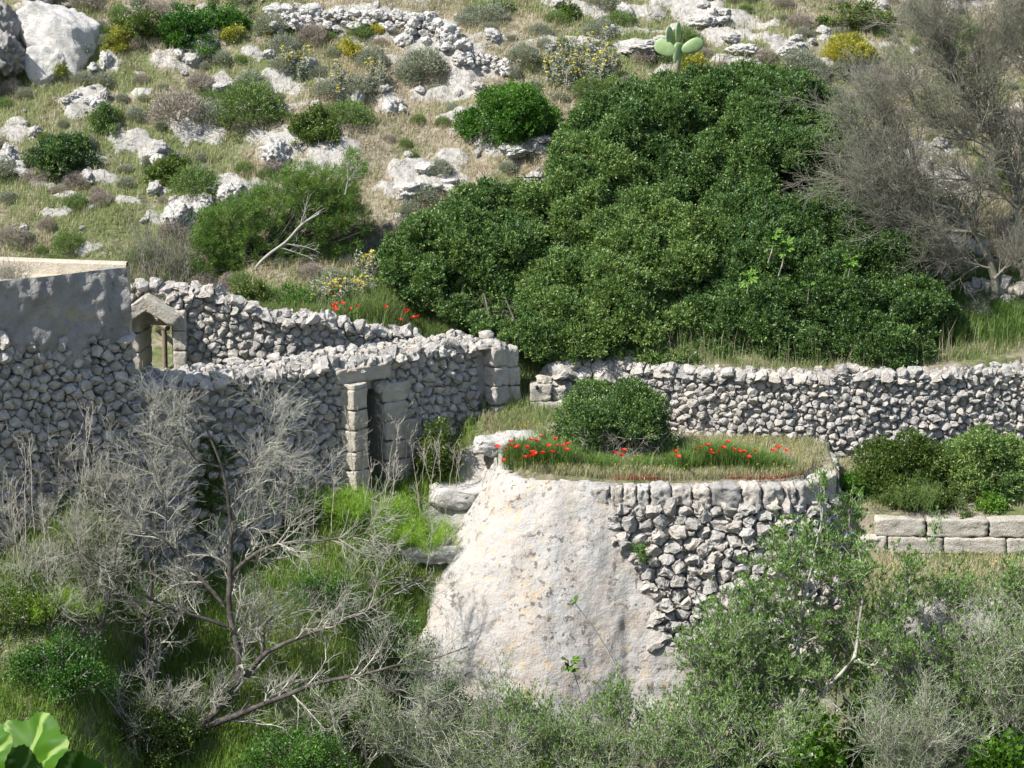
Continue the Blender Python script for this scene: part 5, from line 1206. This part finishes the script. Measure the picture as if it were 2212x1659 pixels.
def fennel(label, px, py, rx, h, Y=None, mat='fennel'):
    g = hit(px, py, 38.0) if Y is None else at(px, py, Y); g[2] = H(g[0], g[1]); s = ppm(g[1]); r = rx/s*1.45
    root = empty('fennel', g, label, 'plant', 'fennel clumps on the bank'); mb = MB(); ms = MB(); n = 95
    for _ in range(n):
        b = g+np.array([rng.normal()*r*0.4, rng.normal()*r*0.35, 0]); d = unit(np.array([rng.normal()*0.5, rng.normal()*0.5, 1.0])); Lh = h/s*rng.uniform(0.6, 1.1)
        P = b+d*np.linspace(0, 1, 5)[:, None]*Lh-np.array([0, 0, 1])*np.linspace(0, 1, 5)[:, None]**2*Lh*0.15
        tubes(ms, P, np.linspace(0.006, 0.002, 5), 3)
        m = 130; t = rng.uniform(0.25, 1, (m, 1)); c = b+d*t*Lh+rng.normal(size=(m, 3))*0.05
        leaves(mb, c, np.repeat(d[None], m, 0), 0.11, 0.0065, np.clip(0.5+0.25*rng.normal(size=m)+0.2*(t[:, 0]-0.5), 0, 1), 1.0)
    mb.build('fronds', M[mat], root, origin=g); ms.build('stems', M['stemgreen'], root, origin=g)
for lb, px, py, rx, h in [('bright feathery fennel clump left of the doorway foot', 560, 1120, 60, 75), ('feathery fennel behind the bare tree, second from the left', 640, 1105, 55, 70), ('feathery fennel below the doorway jamb', 725, 1120, 60, 70), ('feathery fennel under the dry stalks', 810, 1130, 55, 60),
                          ('largest bright fennel clump beside the bastion edge', 905, 1180, 85, 75), ('fennel clump touching the left side of the largest one', 850, 1165, 50, 55), ('fennel among the twigs left of the dark trunk', 430, 1150, 55, 65), ('fennel low on the bank behind the second bare tree', 290, 1330, 60, 60), ('fennel in shade by the sapling', 120, 1330, 60, 60)]:
    fennel(lb, px, py, rx, h)
fennel('grey-green feathery fennel on the shelf by the low block wall', 1965, 1105, 60, 55, 45.0, 'thyme')

mb = MB(); n = 6200
x = rng.uniform(-12, -0.9, n); y = rng.uniform(35.5, 46.8, n); yb = np.interp(x, YB[:, 0], YB[:, 1]); kp = (y < yb-0.5)&((in_grid(x, y, ROCK) < 0.4) | (y < 44)); x, y = x[kp], y[kp]
tt = 0.72+0.5*(fbm2(x, y, 0.7, 3, 7)-0.5); grass_at(mb, x, y, 17, 0.36, 0.013, 0.45, np.clip(tt-0.2, 0.05, 0.92), rad=0.12)
n = 900; x = rng.uniform(-1, 11, n); y = rng.uniform(36.5, 41, n); grass_at(mb, x, y, 14, 0.35, 0.013, 0.45, 0.75, rad=0.15)
o = mb.build('bank_grass', M['lush']); tag(o, 'fresh green grass on the bank below the walls', 'grass', kind='stuff')
mb = MB(); n = 3200                                                # the bastion top, path and shelf
x = rng.uniform(-0.5, 6.3, n); y = rng.uniform(44.0, 47.2, n); yb = np.interp(x, YB[:, 0], YB[:, 1]); kp = (y > yb+0.1)&(in_grid(x, y, ROCK) < 0.5); x, y = x[kp], y[kp]
tt = np.clip(0.36+0.5*(fbm2(x, y, 0.9, 3, 17)-0.5), 0.05, 0.9); grass_at(mb, x, y, 16, 0.20, 0.009, 0.5, tt, rad=0.09)
x = rng.uniform(6.6, 12, 2200); y = rng.uniform(41.8, 47.2, 2200); kp = (np.abs(y-44.6) > 0.3)&(in_grid(x, y, ROCK) < 0.5); x, y = x[kp], y[kp]; grass_at(mb, x, y, 14, 0.16, 0.010, 0.5, np.clip(0.35+0.6*(fbm2(x, y, 0.9, 3, 18)-0.5), 0, 0.8), rad=0.12)
for px, rx, hh in ((1160, 80, 0.48), (1555, 70, 0.52), (1650, 45, 0.3), (1300, 30, 0.25), (1400, 35, 0.22), (1470, 25, 0.3)):
    a = at(px, 1035, 44.75); k = 260; xx = a[0]+rng.normal(size=k)*rx/110*0.55; yy = 44.75+np.abs(rng.normal(size=k))*0.35; grass_at(mb, xx, yy, 14, hh, 0.012, 0.4, 0.82, rad=0.06)
x = rng.uniform(2.2, 11, 900); y = np.interp(x, TW[:, 0], TW[:, 1])+0.5+np.abs(rng.normal(size=900))*0.25; grass_at(mb, x[:520], y[:520], 9, 0.22, 0.009, 0.5, 0.55, rad=0.1, jit=0.2); grass_at(mb, x[520:600], y[520:600], 4, 0.75, 0.008, 0.25, 0.4, rad=0.12, jit=0.2)
x = rng.uniform(8.5, 12.5, 900); y = rng.uniform(48.8, 50.6, 900); grass_at(mb, x, y, 16, 0.38, 0.013, 0.45, 0.85, rad=0.12)
x = rng.uniform(-6.6, -1.2, 1100); y = np.interp(x, [-6.6, -4, -1], [47.6, 48.0, 48.8])+np.abs(rng.normal(size=1100))*0.55; grass_at(mb, x, y, 14, 0.42, 0.010, 0.45, np.clip(0.7+0.15*rng.normal(size=1100), 0, 1), rad=0.1)
x = rng.uniform(-0.3, 1.6, 420); y = rng.uniform(46.3, 48.6, 420); grass_at(mb, x, y, 14, 0.30, 0.010, 0.5, 0.62, rad=0.1)
o = mb.build('terrace_grass', M['grass']); tag(o, 'mixed dry and green grass on the bastion top, path and wall tops', 'grass', kind='stuff')
mb = MB(); x = np.concatenate([rng.uniform(0.2, 6.2, 420), rng.uniform(-5.8, -2.4, 160)]); y = np.concatenate([np.interp(x[:420], BAST[4:, 0], BAST[4:, 1])+0.28+np.abs(rng.normal(size=420))*0.16, np.interp(x[420:], UW[:, 0], UW[:, 1])+0.45+rng.random(160)*0.3])
kp = fbm2(x, y, 1.6, 3, 44) > 0.46; x, y = x[kp], y[kp]; grass_at(mb, x, y, 12, 0.11, 0.012, 0.7, np.clip(rng.random(len(x)), 0, 1), rad=0.06)
o = mb.build('stonecrop', M['sedum']); tag(o, 'reddish stonecrop creeping along the wall rims', 'ground cover', kind='stuff')

mb = MB(); n = 520; x = np.concatenate([rng.uniform(0, 6, n), rng.uniform(7, 11, 160)]); y = np.concatenate([rng.uniform(44.3, 46.6, n), rng.uniform(42.2, 44, 160)]); P = np.stack([x, y, H(x, y)+rng.uniform(0.10, 0.24, len(x))], -1)
k = np.repeat(np.arange(len(x)), 5); leaves(mb, P[k], unit(rng.normal(size=(len(k), 3))*np.array([1, 1, 0.3])), 0.018, 0.016, rng.random(len(k)), 0.3)
o = mb.build('wild_flowers', M['yellow']); tag(o, 'tiny yellow flowers scattered through the grass of the bastion top', 'wild flowers', kind='stuff')
# dry stalks
def stalk(h, lean, seed):
    r3 = np.random.default_rng(seed); root = empty('dry_stalk', (0, 0, 0), 'thin pale dry stalk standing on the grassy bank below the doorway wall', 'dry stalk', 'dry stalks on the bank')
    P = np.stack([np.linspace(0, lean, 9)+r3.normal(size=9)*0.012, r3.normal(size=9)*0.012, np.linspace(0, h, 9)], -1); R = np.linspace(0.010, 0.004, 9); mb = MB(); tubes(mb, P, R, 5); mb.build('stem', M['straw'], root)
    P2, R2 = grow(P[None], R[None], 9, 0.15, 0.45, ang=0.5, up=0.3, tmin=0.5, rmin=0.0035); P3, R3 = grow(P2, R2, 3, 0.06, 0.16, ang=0.6, up=0.3, rmin=0.003); mb = MB(); tubes(mb, P2, R2, 3); tubes(mb, P3, R3, 3); mb.build('side_shoots', M['straw'], root); return root
st = [stalk(1.5+0.12*i, (-0.2, 0.1, 0.3, 0.15, -0.1)[i], 40+i) for i in range(5)]
r2 = np.random.default_rng(50); spots = [(r2.uniform(560, 1010), r2.uniform(1040, 1200), 1) for _ in range(44)]+[(r2.uniform(0, 330), r2.uniform(1080, 1350), 1) for _ in range(26)]
for i, (px, py, _) in enumerate(spots):
    g = hit(px, py, 38.0)
    if g[1] > 46: continue
    o = st[i] if i < 5 else copy_tree(st[i % 5]); o.location = tuple(g); o.rotation_euler = (r2.normal()*0.06, r2.normal()*0.08, r2.uniform(0, 6.28)); s = r2.uniform(0.7, 1.15); o.scale = (s, s, s)

# poppies
def poppy_proto(h):
    root = empty('poppy', (0, 0, 0), 'red poppy', 'poppy'); mb = MB(); P = np.stack([np.linspace(0, 0.03, 6)+0.008*np.sin(np.arange(6)), np.zeros(6), np.linspace(0, h, 6)], -1); tubes(mb, P, np.full(6, 0.0035), 4); mb.build('stem', M['stemgreen'], root)
    mb = MB(); c = P[-1]
    for q in range(4):
        a0 = q*math.pi/2+0.2; V = []; nu, nv = 5, 5
        for i in range(nu):
            for j in range(nv):
                r = 0.052*(i/(nu-1)); aa = a0+(j/(nv-1)-0.5)*2.0; zz = 0.045*(i/(nu-1))**1.3*(0.75+0.25*(q % 2))+0.006*math.sin(j*2.2+q)
                V.append(c+np.array([r*math.cos(aa), r*math.sin(aa), zz]))
        k = np.arange(nu*nv).reshape(nu, nv); mb.add(V, np.stack([k[:-1, :-1], k[:-1, 1:], k[1:, 1:], k[1:, :-1]], -1).reshape(-1, 4), 0.3+0.2*q)
    mb.build('petals', M['red'], root); return root
pp = [poppy_proto(h) for h in (0.5, 0.42, 0.56)]; pn = 0
def poppies(pts, label, group, zf, base=None):
    global pn
    for (px, py) in pts:
        i = pn % 3; h = (0.5, 0.42, 0.56)[i]
        if base is None: Y = np.linspace(44.25, 47, 300); Z = CAMZ+slope(py)*Y; Yc = float(Y[np.argmin(np.abs(Z-H(at(px, py, 45)[0], Y)-h))]); g = at(px, py, Yc); g[2] -= h
        else: g = hit(px, py, base, h)
        o = pp[i] if pn < 3 else copy_tree(pp[i]); pn += 1
        o['label'] = label; o['group'] = group; o.location = (g[0]-0.02, g[1], float(H(g[0], g[1]))-0.01); o.rotation_euler = (rng.normal()*0.15, rng.normal()*0.12, rng.uniform(0, 6.28)); s = rng.uniform(0.7, 1.25); o.scale = (s, s, 1)
z4 = lambda P: [((a/4.424+1150)*0.885, (b/4.424+1000)*0.885) for a, b in P]
z3 = lambda P: [((a/3.687+1550)*0.885, (b/3.687+1000)*0.885) for a, b in P]
z2 = lambda P: [((a/2.765+700)*0.885, (b/2.765+700)*0.885) for a, b in P]
poppies(z4([(305, 360), (390, 405), (433, 375), (460, 345), (548, 380), (585, 412), (530, 445), (625, 325), (655, 322), (710, 337), (768, 300), (900, 320), (858, 375), (918, 400), (1025, 388), (1065, 375), (1060, 430), (655, 440), (720, 440), (715, 460), (790, 440), (680, 490), (585, 500), (490, 535), (350, 510), (380, 490), (885, 487)]),
        'red poppy in the crowd on the bastion top above the white plaster', 'poppies above the plaster', 0)
poppies(z4([(1530, 465), (1640, 500), (1700, 535)]), 'red poppy in the sparse trio in the middle of the bastion top', 'poppies in the middle of the bastion top', 0)
poppies(z3([(405, 380), (380, 430), (390, 455), (435, 437), (545, 365), (600, 345), (660, 325), (665, 395), (725, 375), (770, 335), (780, 380), (860, 280), (865, 350), (930, 365), (940, 395), (980, 385), (1025, 425), (1065, 470)]), 'red poppy in the cluster above the bare stones of the bastion', 'poppies above the bare stones', 0)
poppies(z3([(1210, 360), (1315, 340), (1375, 440)]), 'lone red poppy in dry grass near the bastion corner', 'poppies near the bastion corner', 0)
poppies(z2([(283, 130), (320, 138), (333, 163), (348, 115), (382, 108), (427, 128), (427, 158)]), 'red poppy in the group by the yellow sage above the gabled wall', 'poppies by the yellow sage', 0, 47.6)
poppies(z2([(662, 133), (758, 155), (803, 175), (775, 230), (890, 208), (912, 208)]), 'red poppy in the scattered group behind the doorway wall top', 'poppies behind the doorway wall', 0, 47.6)

# ------------------------------------------------------------------ fig sprays and the big fig leaf
FIGO = [(0, 0), (0.10, -0.06), (0.22, -0.05), (0.36, 0.05), (0.42, 0.17), (0.40, 0.26), (0.36, 0.31), (0.34, 0.35), (0.40, 0.46), (0.46, 0.62), (0.44, 0.74), (0.36, 0.76), (0.28, 0.70), (0.23, 0.66), (0.21, 0.76), (0.15, 0.90), (0.07, 0.99), (0, 1.02)]
def figleaf(mb, base, d, up, L, sc=1.0, cup=0.12, seed=0, thick=0.004, full_=0.0):
    d = unit(np.asarray(d, float)); up = unit(np.asarray(up, float)-d*np.dot(d, up)); sd = np.cross(d, up)
    o = np.array(FIGO); full = np.concatenate([o, (o*np.array([-1, 1]))[1:-1][::-1]]); ctr = np.array([0, 0.36]); V = []; n = len(full)
    f2 = resamp(np.concatenate([np.concatenate([full, full[:1]]), np.zeros((n+1, 1))], 1), 72)[:-1, :2]; n = len(f2)
    rr_ = np.linalg.norm(f2-ctr, axis=1, keepdims=True); f2 = ctr+(f2-ctr)/rr_*(rr_*(1-full_)+0.50*full_)
    r3 = np.random.default_rng(seed); f2 = f2+0.012*(np.arange(n) % 2)[:, None]*unit(f2-ctr)
    rings = np.linspace(0, 1, 9)[1:]
    pts = [ctr]+[ctr+(f2-ctr)*r for r in rings]; pts = np.concatenate([np.array([ctr])]+pts[1:])
    z = cup*(np.abs(pts[:, 0])**1.5)*1.2-0.22*(pts[:, 1]-0.3)**2+0.035*np.sin(pts[:, 0]*9+pts[:, 1]*8+seed)+0.02*np.sin(pts[:, 1]*17-np.abs(pts[:, 0])*12)
    W3 = np.asarray(base)+L*(pts[:, :1]*sd*sc+pts[:, 1:]*d+z[:, None]*up)
    ang_ = np.arctan2(pts[:, 0], pts[:, 1]+0.02); vein = np.min(np.abs(ang_[:, None]-np.array([0, 0.55, -0.55, 1.15, -1.15])), 1); T = np.where(vein < 0.055, 1.0, 0.08+0.5*np.clip(vein, 0, 1)-0.15*(fbm(pts[:, [0, 1, 1]]*5, 3, seed)-0.5))
    i = np.arange(n); j = (i+1) % n
    for s_, rev in ((0, False), (-thick, True)):
        X = W3+up*s_; k0 = mb.n
        fan = np.stack([np.zeros(n, int), 1+i, 1+j], -1); q = []
        for r in range(len(rings)-1): q.append(np.stack([1+r*n+i, 1+(r+1)*n+i, 1+(r+1)*n+j, 1+r*n+j], -1))
        mb.add(X, np.concatenate(q), T); mb.f.append(fan+k0)
M['fig'] = leafmat('fig leaf', [(0.03, 0.095, 0.005), (0.085, 0.185, 0.014), (0.24, 0.33, 0.09)], trans=0.3, rough=0.5, tr_boost=1.2, spec=0.12)
def figspray(label, px, py, Y, n, L, ln=0.35, seed=0, back=None, ang0=0.0, figs=0):
    r3 = np.random.default_rng(seed); c = at(px, py, Y); root = empty('fig_spray', c, label, 'fig branch'); mb = MB()
    s0 = c-np.array([0.05, -0.5, ln+0.4]) if back is None else np.asarray(back, float)
    st = resamp([s0, (s0+c)/2+np.array([0.06, 0.1, 0]), c], 8); tubes(mb, st, np.linspace(0.02, 0.008, 8), 6); mb.build('stem', M['twig'], root, origin=root.location)
    mb = MB()
    for i in range(n):
        a = ang0+i*2.4; d = unit(np.array([math.cos(a), -0.45+0.3*math.sin(a), 0.5*math.sin(a)+r3.uniform(-0.1, 0.5)])); b = c+d*0.04+np.array([0, 0, -0.04*i]); figleaf(mb, b, d, np.array([-0.3, -0.5, 1.0])+r3.normal(size=3)*0.25, L*r3.uniform(0.75, 1.2), seed=i)
    mb.build('leaves', M['fig'], root, origin=root.location)
    if figs:
        for i in range(figs):
            mb = MB(); v, f = ICO[3]; w = v*np.array([0.025, 0.025, 0.032]); mb.add(w+c+np.array([0.02*i-0.03, -0.03, -0.02+0.015*i]), f, 0.5); mb.build('fig', M['stemgreen'], root, origin=root.location)
figspray('upper bright fig leaves poking out of the right evergreen', 1672, 500, 48.45, 8, 0.20, seed=1); figspray('fig leaves right below the upper fig spray in the evergreen', 1695, 528, 48.4, 6, 0.20, seed=2, ang0=1.0)
figspray('lowest fig spray on the evergreen, left of the others', 1618, 590, 48.2, 6, 0.20, seed=3, ang0=0.5); figspray('single fig spray at the right of the evergreen', 1838, 558, 48.3, 7, 0.19, seed=4); figspray('tiny fig shoot low on the evergreen', 1748, 615, 48.2, 2, 0.15, seed=5)
fb = np.array([1.2, 40.2, 3.4])
figspray('fig spray with drooping leaves in front of the white plaster', 1232, 1425, 40.6, 7, 0.16, seed=6, back=fb+np.array([0.2, 0.4, 1.2])); figspray('bare fig twig tipped with two leaves and small figs before the plaster', 1240, 1300, 40.7, 2, 0.13, seed=7, back=at(1330, 1440, 40.7), figs=3, ang0=1.2)
figspray('fig leaves at the top of the undergrowth below the plaster', 1310, 1500, 40.2, 6, 0.15, seed=8, back=fb); figspray('fig leaves against the lowest bastion stones', 1700*0+1515, 1365, 41.0, 6, 0.16, seed=9, back=fb+np.array([2.4, 0.5, 1.0]))
# big leaf close to the lens
root = empty('fig_branch', tuple(at(60, 1740, 6.2)), 'large bright lobed fig leaves cut by the lower left corner', 'fig branch')
mb = MB(); gb = at(10, 1900, 6.4); st = resamp([np.array([gb[0]-0.1, 6.6, H(gb[0], 6.6)]), gb-np.array([0.05, 0, 0.6]), gb, at(20, 1745, 6.2)], 12); tubes(mb, st, np.linspace(0.03, 0.008, 12), 8); mb.build('stem', M['bark'], root, origin=root.location)
for i, (px, py, Y, d, up, L) in enumerate([(35, 1700, 6.1, (0.22, 0.30, 0.60), (-0.45, -0.75, 0.55), 0.24), (-60, 1690, 6.05, (0.15, 0.3, 0.9), (-0.4, -0.8, 0.45), 0.21), (115, 1730, 6.2, (0.75, 0.15, 0.42), (0.25, -0.85, 0.45), 0.19)]):
    mb = MB(); figleaf(mb, at(px, py, Y), d, up, L, 1.15, seed=i+20, thick=0.0015, full_=0.6); mb.build('leaf', M['fig'], root, origin=root.location)
    mb = MB(); tubes(mb, resamp([at(20, 1745, 6.2), (at(20, 1745, 6.2)+at(px, py, Y))/2, at(px, py, Y)], 6), np.full(6, 0.003), 6); mb.build('leaf_stalk', M['stemgreen'], root, origin=root.location)

# ------------------------------------------------------------------ ledge stones by the path, roof plank
for lb, pts in [('pale bedrock step between the path and the poppies', [(-0.3, 45.8, 0.5, 0.34, 0.2), (0.15, 45.95, 0.55, 0.32, 0.17)]), ('lower pale bedrock step beside the leafy plant at the wall', [(-1.1, 45.5, 0.6, 0.42, 0.26)]),
 ('flat pale bedrock slab on the grassy bank', [(-1.5, 44.65, 0.75, 0.45, 0.18)]), ('orange-stained block lying behind the poppies', [(0.75, 46.45, 0.38, 0.26, 0.2)]), ('weathered rock running down from the path to the bastion rim', [(-0.50, 44.9, 0.26, 0.6, 0.36)])]:
    mb = MB(); g = None
    for k, (bx, by, a, b, c) in enumerate(pts):
        Yg = np.array([bx, by, H(bx, by)]); g = Yg if g is None else g; block(mb, Yg+np.array([0, 0, -0.02]), (a*1.9, b*1.9, c*1.7), rng.uniform(-0.25, 0.25), 0.6, 1200+k, rnd=3.2, rough=0.07)
    o = mb.build('bedrock_step', M['stone_warm'] if 'orange' in lb else M['rock'], origin=g); tag(o, lb, 'rock')
mb = MB(); a = at(128, 582, 46.3); a[2] = max(a[2], 0); block(mb, a+np.array([0, 0, 0.05]), (0.42, 0.12, 0.06), 0.2, 0.5, 5, tilt=0.5); o = mb.build('plank', M['timber'], origin=a); tag(o, 'short grey plank sticking up behind the hut roof', 'plank')
dead_heap('dead_plant', 'dry reddish plant on the roof of the stone hut', 20, 590, 40, 22, 41.9, 26, 'browntwig', 'plant', 0.004, seed=9)
bpy.data.objects['dead_plant'].location.z = 13.0
